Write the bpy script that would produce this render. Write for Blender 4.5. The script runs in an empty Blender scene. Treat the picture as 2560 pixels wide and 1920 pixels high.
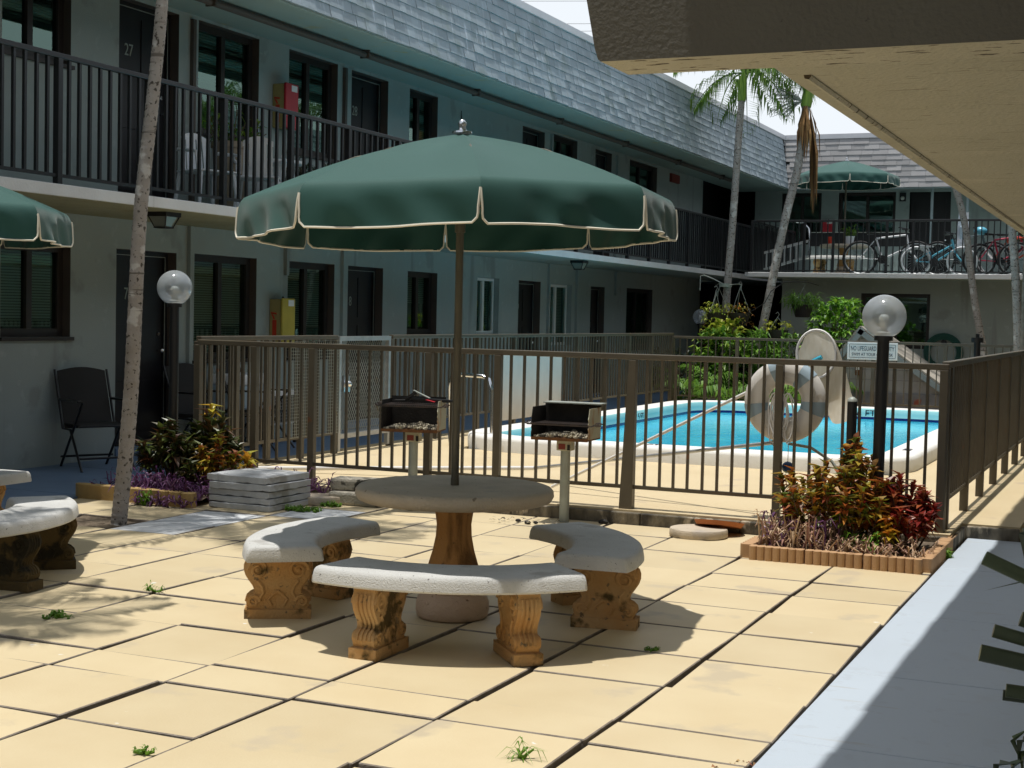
import bpy, bmesh, math, random
from mathutils import Vector, Matrix, noise
R = math.radians
rng = random.Random(11)
sc = bpy.context.scene
COL = sc.collection

# ------------------------------------------------------------------ camera, sky, sun, exposure
cam_d = bpy.data.cameras.new("camera")
cam = bpy.data.objects.new("camera", cam_d)
COL.objects.link(cam)
YAW, PITCH, ROLL = R(23.789), R(2.691), R(1.286)
fw = Vector((-math.sin(YAW)*math.cos(PITCH), math.cos(YAW)*math.cos(PITCH), -math.sin(PITCH)))
rt = Vector((math.cos(YAW), math.sin(YAW), 0)); up = rt.cross(fw)
r2 = math.cos(ROLL)*rt + math.sin(ROLL)*up; u2 = -math.sin(ROLL)*rt + math.cos(ROLL)*up
mw = Matrix.Identity(4)
for i in range(3):
    mw[i][0], mw[i][1], mw[i][2] = r2[i], u2[i], -fw[i]
mw[2][3] = 1.5
cam.matrix_world = mw
cam_d.sensor_width = 36; cam_d.lens = 3684.9/2560*36
cam_d.clip_start = 0.05; cam_d.clip_end = 800
sc.camera = cam

SUN_TO = Vector((-0.085, -0.05, 1)).normalized()
sun_d = bpy.data.lights.new("sun", "SUN"); sun_d.energy = 3.6; sun_d.angle = R(0.5); sun_d.color = (1, .965, .90)
sun = bpy.data.objects.new("sun", sun_d); COL.objects.link(sun)
sun.rotation_euler = SUN_TO.to_track_quat('Z', 'Y').to_euler(); sun.location = (-3, 0, 20)

world = bpy.data.worlds.new("World"); sc.world = world; world.use_nodes = True
wn = world.node_tree; wn.nodes.clear()
def N(nt, t, **k):
    n = nt.nodes.new(t)
    for a, v in k.items(): setattr(n, a, v)
    return n
sky = N(wn, 'ShaderNodeTexSky', sky_type='NISHITA', sun_disc=False, sun_elevation=math.asin(SUN_TO.z), sun_rotation=math.atan2(SUN_TO.x, SUN_TO.y), air_density=1.0, dust_density=2.0, ozone_density=1.0)
tc = N(wn, 'ShaderNodeTexCoord'); mp = N(wn, 'ShaderNodeMapping'); mp.inputs['Scale'].default_value = (1.2, 1.2, 3.5)
nz = N(wn, 'ShaderNodeTexNoise'); nz.inputs['Scale'].default_value = 2.2; nz.inputs['Detail'].default_value = 7
rp = N(wn, 'ShaderNodeMapRange'); rp.inputs['From Min'].default_value = .35; rp.inputs['From Max'].default_value = .75; rp.inputs['To Max'].default_value = .75
sx = N(wn, 'ShaderNodeSeparateXYZ'); hr_ = N(wn, 'ShaderNodeMapRange', interpolation_type='SMOOTHSTEP')       # bright haze low in the sky, thinner cloud overhead
for k_, v_ in (('From Min', .22), ('From Max', .62), ('To Min', .95), ('To Max', .50)): hr_.inputs[k_].default_value = v_
ad = N(wn, 'ShaderNodeMath', operation='MAXIMUM')
mx = N(wn, 'ShaderNodeMix', data_type='RGBA'); mx.inputs['B'].default_value = (12.2, 12.9, 13.6, 1)
bg = N(wn, 'ShaderNodeBackground'); bg.inputs['Strength'].default_value = 0.066
wo = N(wn, 'ShaderNodeOutputWorld')
for a, b in ((tc.outputs['Generated'], mp.inputs['Vector']), (mp.outputs[0], nz.inputs['Vector']), (nz.outputs['Fac'], rp.inputs[0]), (tc.outputs['Generated'], sx.inputs[0]), (sx.outputs[2], hr_.inputs[0]), (rp.outputs[0], ad.inputs[0]), (hr_.outputs[0], ad.inputs[1]), (ad.outputs[0], mx.inputs['Factor']), (sky.outputs[0], mx.inputs['A']), (mx.outputs['Result'], bg.inputs['Color']), (bg.outputs[0], wo.inputs[0])):
    wn.links.new(a, b)
vs = sc.view_settings; vs.view_transform = 'Standard'; vs.look = 'None'; vs.gamma = 1; vs.exposure = 0.2

# ------------------------------------------------------------------ materials
MATS = {}
def mat(name, c, c2=None, rough=.6, scale=3, bump=0, bscale=60, metal=0, spec=.4, spot=None, sscale=8, sth=.62, isl=0, isl_cols=None, trans=0, streak=None, coat=0, detail=5, vscale=(1, 1, 1), spot2=None):
    """noise blend c -> c2, optional stain colour (spot), per-island tint (isl), bump"""
    m = bpy.data.materials.new(name); m.use_nodes = True; nt = m.node_tree
    p = nt.nodes['Principled BSDF']; out = nt.nodes['Material Output']
    p.inputs['Roughness'].default_value = rough; p.inputs['Metallic'].default_value = metal
    p.inputs['Specular IOR Level'].default_value = spec; p.inputs['Coat Weight'].default_value = coat
    L = nt.links.new
    t = N(nt, 'ShaderNodeTexCoord'); mpn = N(nt, 'ShaderNodeMapping'); mpn.inputs['Scale'].default_value = vscale
    L(t.outputs['Object'], mpn.inputs[0]); vec = mpn.outputs[0]
    def noi(s, d=detail, v=None):
        n = N(nt, 'ShaderNodeTexNoise'); n.inputs['Scale'].default_value = s; n.inputs['Detail'].default_value = d
        L(v or vec, n.inputs['Vector']); return n.outputs['Fac']
    def ramp(f, a, b):
        r = N(nt, 'ShaderNodeMapRange'); r.inputs['From Min'].default_value = a; r.inputs['From Max'].default_value = b; L(f, r.inputs['Value']); return r.outputs[0]
    def mix(f, a, b, mode='MIX'):
        x = N(nt, 'ShaderNodeMix', data_type='RGBA', blend_type=mode)
        for s, v in (('Factor', f), ('A', a), ('B', b)):
            if isinstance(v, (int, float)): x.inputs[s].default_value = v
            elif isinstance(v, tuple): x.inputs[s].default_value = v if len(v) == 4 else v + (1,)
            else: L(v, x.inputs[s])
        return x.outputs['Result']
    col = tuple(c) + (1,)
    if isl_cols:
        g = N(nt, 'ShaderNodeNewGeometry'); cr = N(nt, 'ShaderNodeValToRGB'); e = cr.color_ramp.elements
        while len(e) < len(isl_cols): e.new(.5)
        for i, cc in enumerate(isl_cols): e[i].position = i/(len(isl_cols)-1); e[i].color = tuple(cc)+(1,)
        L(g.outputs['Random Per Island'], cr.inputs[0]); col = cr.outputs[0]
    if c2: col = mix(ramp(noi(scale), .33, .67), col, tuple(c2))
    if isl:
        g = N(nt, 'ShaderNodeNewGeometry'); mr = N(nt, 'ShaderNodeMapRange'); mr.inputs['To Min'].default_value = 1-isl; mr.inputs['To Max'].default_value = 1+isl
        L(g.outputs['Random Per Island'], mr.inputs['Value'])
        cb = N(nt, 'ShaderNodeCombineColor'); [L(mr.outputs[0], cb.inputs[i]) for i in range(3)]
        col = mix(1.0, col, cb.outputs[0], 'MULTIPLY')
    if spot: col = mix(ramp(noi(sscale, 8), sth, sth+.06), col, tuple(spot))
    if spot2: col = mix(ramp(noi(spot2[1], 6), spot2[2], spot2[2]+spot2[3]), col, tuple(spot2[0]))
    if streak:
        mp2 = N(nt, 'ShaderNodeMapping'); mp2.inputs['Scale'].default_value = streak[1]; L(t.outputs['Object'], mp2.inputs[0])
        col = mix(ramp(noi(1.0, 6, mp2.outputs[0]), streak[2], streak[2]+streak[3]), col, tuple(streak[0]))
    if isinstance(col, tuple): p.inputs['Base Color'].default_value = col
    else: L(col, p.inputs['Base Color'])
    if bump:
        b = N(nt, 'ShaderNodeBump'); b.inputs['Strength'].default_value = bump; b.inputs['Distance'].default_value = .01
        L(noi(bscale, 6), b.inputs['Height']); L(b.outputs[0], p.inputs['Normal'])
    if trans:
        tr = N(nt, 'ShaderNodeBsdfTranslucent'); ms = N(nt, 'ShaderNodeMixShader'); ms.inputs[0].default_value = trans
        if isinstance(col, tuple): tr.inputs[0].default_value = col
        else: L(col, tr.inputs[0])
        L(p.outputs[0], ms.inputs[1]); L(tr.outputs[0], ms.inputs[2]); L(ms.outputs[0], out.inputs[0])
    MATS[name] = m
    return m
def glass_mat(name, tint, refl=.5, rough=.02, mirror=(1, 1, 1)):
    m = bpy.data.materials.new(name); m.use_nodes = True; nt = m.node_tree; nt.nodes.clear()
    o = N(nt, 'ShaderNodeOutputMaterial'); t = N(nt, 'ShaderNodeBsdfTransparent'); t.inputs[0].default_value = tint+(1,)
    g = N(nt, 'ShaderNodeBsdfGlossy'); g.inputs['Roughness'].default_value = rough; g.inputs[0].default_value = mirror+(1,)
    f = N(nt, 'ShaderNodeLayerWeight'); f.inputs[0].default_value = refl
    x = N(nt, 'ShaderNodeMixShader')
    nt.links.new(f.outputs['Fresnel'], x.inputs[0]); nt.links.new(t.outputs[0], x.inputs[1]); nt.links.new(g.outputs[0], x.inputs[2]); nt.links.new(x.outputs[0], o.inputs[0])
    MATS[name] = m; return m

PAV = mat('paver_paint', (.60, .50, .32), (.565, .46, .285), rough=.55, scale=2.5, bump=.12, bscale=90, isl=.06, spot=(.50, .42, .29), sscale=2.2, sth=.60, spot2=((.72, .70, .64), 9, .73, .03))
PAVSIDE = mat('paver_concrete', (.30, .26, .22), (.20, .17, .14), rough=.9, scale=14, bump=.5, bscale=120)
PAVG = mat('paver_grey', (.56, .58, .60), (.49, .50, .51), rough=.7, scale=4, bump=.2, bscale=90, isl=.1, spot=(.33, .32, .30), sscale=5)
SOIL = mat('soil', (.10, .075, .05), (.20, .155, .11), rough=.95, scale=30, bump=.9, bscale=70)
DECK = mat('pool_deck_paint', (.60, .49, .31), (.56, .45, .275), rough=.7, scale=1.5, bump=.25, bscale=150, spot=(.50, .40, .27), sscale=2.2, sth=.64)
KERB = mat('kerb_concrete', (.22, .19, .14), (.05, .045, .038), rough=.95, scale=12, bump=.8, bscale=50, vscale=(1, 1, .4), spot=(.42, .36, .27), sscale=9, sth=.58)
WALK = mat('walkway_paint', (.46, .525, .60), (.44, .50, .57), rough=.55, scale=1.2, bump=.15, bscale=160, spot=(.43, .48, .54), sscale=2.0, sth=.64, streak=((.42, .45, .48), (1.5, 14, 1), .66, .05), spot2=((.43, .485, .55), 9, .60, .04))
WALKL = mat('walkway_blue_paint', (.16, .235, .36), (.14, .205, .31), rough=.5, scale=2, bump=.12, bscale=120)
STUC = mat('stucco_wall', (.335, .385, .38), (.305, .35, .345), rough=.85, scale=1.1, bump=.5, bscale=110, spot=(.27, .305, .295), sscale=1.9, sth=.60, streak=((.25, .275, .265), (2.6, 2.6, .22), .62, .07), spot2=((.36, .41, .41), 7, .60, .1))
SOFF = mat('soffit_paint', (.31, .40, .385), (.28, .355, .34), rough=.85, scale=1.0, bump=.3, bscale=90, spot=(.36, .36, .24), sscale=4, sth=.64)
SOFFY = mat('soffit_yellowish', (.33, .32, .21), (.26, .25, .145), rough=.9, scale=2, bump=.4, bscale=90, spot=(.20, .19, .12), sscale=14, sth=.62)  # yellow-olive tone with darker blotches, for one length of soffit
WHITE = mat('white_edge_paint', (.66, .67, .68), (.60, .60, .61), rough=.7, scale=3, bump=.3, bscale=50, spot=(.42, .42, .42), sscale=7, sth=.68)
SHIN = mat('slate_shingle', (.30, .36, .40), (.255, .305, .34), rough=.8, scale=2, bump=.3, bscale=70, isl=.11, streak=((.46, .52, .58), (18, 18, 1.3), .60, .12), spot2=((.22, .27, .28), 3, .57, .1))
SHIN2 = mat('grey_tab_shingle', (.33, .325, .33), (.29, .285, .29), rough=.85, scale=3, bump=.3, bscale=90, isl=.14)
COPE = mat('coping_metal', (.62, .62, .65), (.55, .55, .58), rough=.45, scale=2, spec=.5)
OVER = mat('overhang_stucco', (.46, .42, .30), (.42, .38, .265), rough=.9, scale=2, bump=.9, bscale=55, streak=((.13, .10, .06), (7, 90, 8), .66, .03), spot=(.52, .47, .34), sscale=2.2, sth=.6)
OVERE = mat('overhang_end_shade_stucco', (.125, .115, .092), (.11, .10, .08), rough=.9, scale=2, bump=.5, bscale=70, spot=(.04, .035, .028), sscale=24, sth=.70)  # shade on the end face is put into this dark colour
OVERP = mat('overhang_peeling_stucco', (.50, .455, .33), (.45, .405, .285), rough=.95, scale=3, bump=.9, bscale=60, streak=((.10, .075, .045), (12, 42, 6), .615, .02))
DARKB = mat('dark_brown_frame', (.028, .022, .020), rough=.45, spec=.4)
REVEAL = mat('brown_reveal_paint', (.10, .08, .07), (.085, .068, .06), rough=.6, bump=.2)
DOORM = mat('door_paint', (.014, .013, .015), (.018, .017, .02), rough=.45, bump=.08)
WFRAME = mat('white_vinyl', (.70, .72, .72), rough=.4)
BLIND = mat('window_blind', (.26, .30, .28), rough=.7)
DIM = mat('dark_room', (.02, .02, .02), rough=.9)
GLASS = glass_mat('window_glass', (.50, .66, .60), .55, .015, (.62, .92, .80))
BLACKM = mat('black_metal', (.012, .012, .014), rough=.35, spec=.5)
BRONZE = mat('bronze_paint', (.10, .084, .058), (.08, .066, .046), rough=.42, scale=6, spec=.45, bump=.05, spot=(.14, .065, .03), sscale=9, sth=.66)
ALU = mat('aluminium', (.52, .53, .54), (.42, .43, .44), rough=.38, metal=.6, scale=12)
STEEL = mat('galvanised_steel', (.36, .39, .36), (.29, .31, .28), rough=.55, metal=.2, scale=9, spot=(.30, .26, .15), sscale=7, sth=.63)
CHROME = mat('chrome', (.75, .76, .78), rough=.12, metal=1)
CONC = mat('cast_concrete_white', (.58, .58, .565), (.50, .50, .485), rough=.85, scale=5, bump=.5, bscale=160, spot=(.15, .145, .14), sscale=75, sth=.655, spot2=((.42, .41, .39), 6, .62, .1))
CONCT = mat('cast_concrete_tan', (.54, .46, .36), (.46, .39, .30), rough=.85, scale=6, bump=.6, bscale=110, spot=(.24, .19, .14), sscale=26, sth=.66, spot2=((.40, .35, .30), 3.5, .58, .1))
CONCL = mat('cast_concrete_leg', (.46, .25, .09), (.50, .33, .16), rough=.85, scale=5, bump=.6, bscale=70, spot=(.085, .055, .017), sscale=5.5, sth=.545, spot2=((.20, .14, .08), 24, .62, .05))
PEDM = mat('cast_concrete_pedestal', (.44, .235, .085), (.36, .18, .06), rough=.85, scale=4, bump=.8, bscale=70, streak=((.17, .085, .03), (14, 14, 1.2), .55, .12), spot=(.14, .09, .05), sscale=30, sth=.68)
PEDB = mat('cast_concrete_base', (.60, .45, .34), (.53, .38, .27), rough=.85, scale=5, bump=.9, bscale=80, spot=(.22, .14, .08), sscale=28, sth=.65)
CANV = mat('green_canvas', (.017, .075, .064), (.021, .083, .071), rough=.7, scale=3, bump=.12, bscale=420, spec=.3)
MATS['green_canvas'].node_tree.nodes['Principled BSDF'].inputs['Sheen Weight'].default_value = .14
MATS['green_canvas'].node_tree.nodes['Principled BSDF'].inputs['Sheen Roughness'].default_value = .5
PIPING = mat('white_piping', (.72, .68, .58), rough=.7)
POLEM = mat('umbrella_pole_metal', (.17, .15, .11), (.11, .10, .075), rough=.45, metal=.3, scale=8, vscale=(8, 8, .7))
BARK = mat('palm_bark', (.36, .33, .31), (.29, .26, .235), rough=.9, scale=9, bump=.7, bscale=45, spot=(.07, .058, .048), sscale=34, sth=.58, spot2=((.50, .48, .46), 6, .60, .05), streak=((.14, .12, .105), (2.5, 2.5, 34), .63, .05))
BARKD = mat('palm_bark_dark', (.13, .11, .085), (.22, .19, .16), rough=.9, scale=9, bump=.7, bscale=45)
SHAFT = mat('palm_crownshaft', (.22, .34, .045), (.13, .23, .04), rough=.5, scale=6, vscale=(4, 4, .6))
FROND = mat('palm_frond', (.07, .15, .02), rough=.45, isl_cols=[(.04, .10, .012), (.09, .19, .025), (.16, .26, .04), (.07, .14, .02)], trans=.35)
DEADF = mat('dead_frond', (.22, .11, .04), rough=.8, isl_cols=[(.10, .05, .02), (.24, .12, .045), (.32, .18, .07)])
FERN = mat('fern_leaf', (.08, .19, .02), rough=.5, isl_cols=[(.05, .14, .012), (.12, .26, .03), (.20, .36, .05), (.08, .19, .02)], trans=.35)
SHRUB = mat('shrub_leaf', (.06, .16, .02), rough=.45, isl_cols=[(.025, .075, .01), (.06, .17, .018), (.16, .32, .03), (.30, .42, .05), (.05, .13, .02)], trans=.3)
LIME = mat('lime_leaf', (.3, .4, .05), rough=.45, isl_cols=[(.18, .30, .02), (.38, .46, .05), (.55, .55, .08), (.30, .42, .04)], trans=.35)
CROT = mat('croton_leaf', (.3, .08, .02), rough=.35, isl_cols=[(.07, .075, .015), (.30, .07, .018), (.46, .15, .025), (.20, .04, .016), (.42, .32, .03), (.14, .19, .02), (.09, .14, .02), (.34, .30, .03), (.52, .20, .03), (.24, .22, .025), (.16, .03, .016)], trans=.25, spec=.5)
CROTR = mat('croton_leaf_red', (.3, .03, .02), rough=.35, isl_cols=[(.12, .014, .012), (.34, .035, .02), (.20, .02, .016), (.40, .10, .03), (.08, .03, .012)], trans=.25, spec=.5)
CROTD = mat('croton_leaf_dark', (.05, .06, .015), rough=.35, isl_cols=[(.018, .026, .008), (.05, .075, .014), (.10, .035, .012), (.03, .04, .01), (.16, .20, .04)], trans=.2, spec=.5)
CROTY = mat('croton_leaf_yellow', (.6, .3, .03), rough=.4, isl_cols=[(.55, .16, .02), (.62, .42, .04), (.35, .38, .04), (.68, .30, .03)], trans=.3)
PURP = mat('purple_leaf', (.12, .04, .13), rough=.45, isl_cols=[(.07, .02, .07), (.17, .06, .19), (.12, .035, .11), (.26, .12, .26), (.10, .03, .06)], trans=.25)
DRY = mat('dry_stem', (.42, .28, .16), rough=.85, isl_cols=[(.30, .17, .09), (.46, .31, .18), (.56, .42, .28), (.24, .12, .10), (.38, .22, .16)])
STEM = mat('woody_stem', (.16, .11, .075), (.10, .07, .045), rough=.9, scale=20)
WEED = mat('weed_leaf', (.12, .26, .02), rough=.5, isl_cols=[(.08, .20, .015), (.18, .34, .03), (.12, .25, .02)], trans=.3)
DARKLEAF = mat('dark_leaf', (.05, .07, .03), rough=.4, isl_cols=[(.045, .055, .035), (.075, .095, .05), (.055, .09, .03)])
EDGE = mat('edging_terracotta', (.50, .31, .165), (.44, .265, .14), rough=.85, scale=6, bump=.35, bscale=90, isl=.06)
EDGEY = mat('edging_yellow', (.48, .33, .13), (.36, .24, .10), rough=.85, scale=5, bump=.3, bscale=90, isl=.08)
POOLW = mat('pool_water', (.03, .52, .82), (.08, .66, .88), rough=.08, scale=2.6, bump=.5, bscale=11, spec=.3, vscale=(1, .45, 1))
POOLC = mat('pool_coping_white', (.76, .755, .73), (.72, .71, .68), rough=.75, scale=4, bump=.35, bscale=120, spot=(.62, .58, .50), sscale=4, sth=.66)
POOLI = mat('pool_inner_bounce_tint', (.36, .68, .70), (.32, .62, .63), rough=.6, scale=3)  # aqua is light bounced off the water, mixed into the colour
TILE = mat('pool_tile_navy', (.012, .022, .17), (.01, .016, .12), rough=.25, scale=30, isl=.3)
BLUEP = mat('black_lettering', (.012, .015, .04), rough=.6)
GLOBE = glass_mat('lamp_globe_acrylic', (.86, .90, .92), .45, .10, (.95, .97, 1))
_nt = GLOBE.node_tree; _o = _nt.nodes['Material Output']; _pr = _o.inputs[0].links[0].from_socket
_d = N(_nt, 'ShaderNodeBsdfDiffuse'); _d.inputs[0].default_value = (.55, .58, .60, 1); _t = N(_nt, 'ShaderNodeBsdfTranslucent'); _t.inputs[0].default_value = (.72, .75, .77, 1)
_a = N(_nt, 'ShaderNodeMixShader'); _b = N(_nt, 'ShaderNodeMixShader'); _b.inputs[0].default_value = .36; _a.inputs[0].default_value = .5
_nt.links.new(_d.outputs[0], _a.inputs[1]); _nt.links.new(_t.outputs[0], _a.inputs[2]); _nt.links.new(_pr, _b.inputs[1]); _nt.links.new(_a.outputs[0], _b.inputs[2]); _nt.links.new(_b.outputs[0], _o.inputs[0])
FROST = mat('lamp_socket_white', (.62, .62, .58), rough=.4)
SOOT = mat('sooty_iron', (.014, .013, .012), (.025, .022, .02), rough=.75, scale=12, bump=.4)
GRILLS = mat('grill_steel_rusty', (.42, .41, .31), (.36, .34, .25), rough=.6, metal=.15, scale=5, bump=.2, streak=((.30, .115, .025), (9, 9, 2.5), .55, .09), spot=(.10, .05, .025), sscale=9, sth=.68)
RUST = mat('rusty_iron', (.20, .085, .03), (.10, .045, .02), rough=.85, scale=14, bump=.4)
GRATE = mat('cooking_grate', (.045, .042, .042), (.085, .06, .05), rough=.6, metal=.4, scale=20)
ASH = mat('charcoal_ash', (.3, .27, .2), rough=.95, isl_cols=[(.05, .045, .04), (.40, .35, .25), (.16, .14, .11), (.55, .50, .38), (.03, .03, .03)])
REDP = mat('red_plastic', (.48, .02, .035), (.42, .018, .03), rough=.4)
YELP = mat('yellow_plastic', (.52, .42, .07), (.45, .36, .06), rough=.45, scale=5)
TANP = mat('faded_yellow_plastic', (.36, .30, .12), rough=.6)
LABELW = mat('white_label', (.75, .75, .74), rough=.6)
REDL = mat('red_lettering', (.55, .05, .02), rough=.6)
REDLAB = mat('red_label', (.20, .035, .025), rough=.6)
WPLAS = mat('white_plastic', (.72, .74, .78), rough=.4)
CHAIRF = mat('chair_mesh_fabric', (.028, .027, .028), (.022, .022, .022), rough=.8, bump=.2, bscale=300)
RINGM = mat('life_ring_vinyl', (.82, .80, .77), (.77, .74, .70), rough=.5, scale=5, spot=(.62, .56, .48), sscale=6, sth=.68, trans=.2)
RINGB = mat('life_ring_band', (.36, .47, .55), (.32, .42, .50), rough=.5)
NETM = mat('skimmer_net', (.78, .75, .68), (.70, .66, .57), rough=.7, scale=14, trans=.45, vscale=(3, 3, .6))
ROPE = mat('white_rope', (.70, .69, .68), rough=.8)
CYAN = mat('cyan_plastic', (.05, .42, .60), rough=.4)
BALLB = mat('blue_plastic', (.03, .09, .24), rough=.4)
SIDING = mat('grey_siding', (.40, .39, .375), (.34, .33, .32), rough=.85, scale=5, bump=.3, bscale=50)
SHEDT = mat('shed_trim', (.26, .32, .34), rough=.6)
SHEDR = mat('shed_roof_shingle', (.38, .35, .30), (.31, .28, .24), rough=.9, scale=8, bump=.4, isl=.15)
FOUND = mat('shed_foundation', (.27, .27, .28), (.19, .19, .20), rough=.9, scale=6, bump=.5, spot=(.35, .11, .07), sscale=2.5, sth=.66)
POTD = mat('dark_pot', (.03, .024, .022), (.05, .04, .035), rough=.7)
POTT = mat('tan_pot', (.34, .27, .20), rough=.8)
TYRE = mat('tyre_rubber', (.015, .015, .016), rough=.7)
BIKES = [mat('bike_paint_white', (.68, .69, .72), rough=.3, spec=.6), mat('bike_paint_aqua', (.10, .40, .55), rough=.3, spec=.6), mat('bike_paint_red', (.45, .02, .06), rough=.3, spec=.6), mat('bike_paint_dark', (.06, .09, .10), rough=.3, spec=.6), mat('bike_paint_orange', (.60, .08, .02), rough=.3, spec=.6)]
HOSE = mat('hose_green', (.02, .10, .085), rough=.5)
WIRE = mat('wire_black', (.02, .02, .02), rough=.7)
SAUCER = mat('terracotta_saucer', (.50, .17, .05), (.40, .13, .04), rough=.8)
ORANGE = mat('orange_plastic', (.60, .05, .02), rough=.5)
LITTER = mat('dry_leaf', (.30, .16, .06), rough=.9, isl_cols=[(.25, .08, .05), (.42, .28, .12), (.16, .08, .04)])

# ------------------------------------------------------------------ mesh helpers
class MB:
    def __init__(s): s.v = []; s.f = []; s.mi = []; s.cur = 0
    def face(s, pts):
        i = len(s.v); s.v += [tuple(p) for p in pts]; s.f.append(tuple(range(i, i+len(pts)))); s.mi.append(s.cur)
    def add(s, vs, fs):
        i = len(s.v); s.v += [tuple(p) for p in vs]
        for f in fs: s.f.append(tuple(i+k for k in f)); s.mi.append(s.cur)
    def box(s, x0, x1, y0, y1, z0, z1, M=None):
        vs = [Vector((x, y, z)) for z in (z0, z1) for y in (y0, y1) for x in (x0, x1)]
        if M: vs = [M @ v for v in vs]
        s.add(vs, [(0, 2, 3, 1), (4, 5, 7, 6), (0, 1, 5, 4), (2, 6, 7, 3), (0, 4, 6, 2), (1, 3, 7, 5)])
        return s
    def bar(s, a, b, w, h=None, upv=(0, 0, 1)):
        a, b = Vector(a), Vector(b); h = h or w; d = (b-a)
        L = d.length; d.normalize(); U = Vector(upv)
        if abs(d.dot(U)) > .98: U = Vector((1, 0, 0))
        X = d.cross(U).normalized(); Z = X.cross(d)
        M = Matrix(((X.x, d.x, Z.x, a.x), (X.y, d.y, Z.y, a.y), (X.z, d.z, Z.z, a.z), (0, 0, 0, 1)))
        return s.box(-w/2, w/2, 0, L, -h/2, h/2, M)
    def tube(s, pts, r, n=8, cap=True, closed=False):
        pts = [Vector(p) for p in pts]; k = len(pts); rs = r if isinstance(r, (list, tuple)) else [r]*k
        base = len(s.v); U = None
        for i, p in enumerate(pts):
            if closed: d = pts[(i+1) % k]-pts[i-1]
            else: d = pts[min(i+1, k-1)]-pts[max(i-1, 0)]
            d.normalize()
            if U is None:
                U = d.orthogonal().normalized()
            else:
                U = (U-d*U.dot(d))
                U = U.normalized() if U.length > 1e-6 else d.orthogonal().normalized()
            V = d.cross(U)
            for j in range(n):
                a = 2*math.pi*j/n; s.v.append(tuple(p+(U*math.cos(a)+V*math.sin(a))*rs[i]))
        for i in range(k if closed else k-1):
            for j in range(n):
                a = base+i*n; b = base+((i+1) % k)*n
                s.f.append((a+j, a+(j+1) % n, b+(j+1) % n, b+j)); s.mi.append(s.cur)
        if cap and not closed:
            s.f.append(tuple(base+j for j in reversed(range(n)))); s.mi.append(s.cur)
            s.f.append(tuple(base+(k-1)*n+j for j in range(n))); s.mi.append(s.cur)
        return s
    def lathe(s, prof, n=24, c=(0, 0, 0), mod=None, cap=True):
        base = len(s.v); c = Vector(c)
        for (r, z) in prof:
            for j in range(n):
                a = 2*math.pi*j/n; rr = r*(mod(a, z) if mod else 1)
                s.v.append((c.x+rr*math.cos(a), c.y+rr*math.sin(a), c.z+z))
        for i in range(len(prof)-1):
            for j in range(n):
                a = base+i*n; b = a+n
                s.f.append((a+j, a+(j+1) % n, b+(j+1) % n, b+j)); s.mi.append(s.cur)
        if cap:
            s.f.append(tuple(base+j for j in reversed(range(n)))); s.mi.append(s.cur)
            s.f.append(tuple(base+(len(prof)-1)*n+j for j in range(n))); s.mi.append(s.cur)
        return s
    def prism(s, poly, fn, t0, t1):
        n = len(poly); vs = [fn(u, v, t0) for u, v in poly]+[fn(u, v, t1) for u, v in poly]
        s.add(vs, [tuple(reversed(range(n))), tuple(range(n, 2*n))]+[(i, (i+1) % n, n+(i+1) % n, n+i) for i in range(n)])
        return s
    def grid(s, fn, nu, nv, closed_u=False):
        vs = [fn(i/nu, j/nv) for j in range(nv+1) for i in range(nu+1)]
        s.add(vs, [(j*(nu+1)+i, j*(nu+1)+i+1, (j+1)*(nu+1)+i+1, (j+1)*(nu+1)+i) for j in range(nv) for i in range(nu)])
        return s
    def ball(s, c, r, n=12, m=8, sq=(1, 1, 1)):
        c = Vector(c); prof = [(max(1e-4, math.sin(math.pi*i/m)), -math.cos(math.pi*i/m)) for i in range(m+1)]
        base = len(s.v); s.lathe([(p*r, z*r) for p, z in prof], n, (0, 0, 0), cap=False)
        for i in range(base, len(s.v)):
            v = s.v[i]; s.v[i] = (c.x+v[0]*sq[0], c.y+v[1]*sq[1], c.z+v[2]*sq[2])
        return s
    def leaf(s, p, d, L, w, curl=.25, nrm=None, fold=.25):
        """one leaf: five points, folded along its midrib and bending down"""
        p = Vector(p); d = Vector(d).normalized()
        n = Vector(nrm) if nrm else Vector((0, 0, 1))
        sd = d.cross(n)
        if sd.length < 1e-3: sd = Vector((1, 0, 0))
        sd.normalize(); n = sd.cross(d).normalized()
        m = p+d*L*.5+n*(L*curl*.35); t = p+d*L-n*(L*curl*.5)
        e1 = m+sd*w*.5+n*w*fold; e2 = m-sd*w*.5+n*w*fold
        s.add([p, e1, m, e2, t], [(0, 1, 2), (0, 2, 3), (1, 4, 2), (2, 4, 3)])
    def build(s, name, m, parent=None, smooth=None, bevel=0, loc=None, seg=2, mats=None):
        me = bpy.data.meshes.new(name); me.from_pydata(s.v, [], s.f); me.materials.append(m)
        if mats:
            for x in mats: me.materials.append(x)
            me.polygons.foreach_set('material_index', s.mi)
        if smooth:
            me.polygons.foreach_set('use_smooth', [True]*len(me.polygons)); me.set_sharp_from_angle(angle=R(smooth))
        me.update()
        o = bpy.data.objects.new(name, me); COL.objects.link(o)
        if parent: o.parent = parent
        if loc: o.location = loc
        if bevel:
            b = o.modifiers.new('bevel', 'BEVEL'); b.width = bevel; b.segments = seg; b.limit_method = 'ANGLE'; b.angle_limit = R(40)
        return o
def tag(o, label, cat, group=None):
    o['label'] = label; o['category'] = cat
    if group: o['group'] = group
    return o
def thing(name, label, cat, loc=(0, 0, 0), rz=0, group=None):
    o = bpy.data.objects.new(name, None); COL.objects.link(o); o.location = loc; o.rotation_euler = (0, 0, rz)
    o.empty_display_size = .1
    return tag(o, label, cat, group)
def struct(o, kind='structure'): o['kind'] = kind; return o
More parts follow.
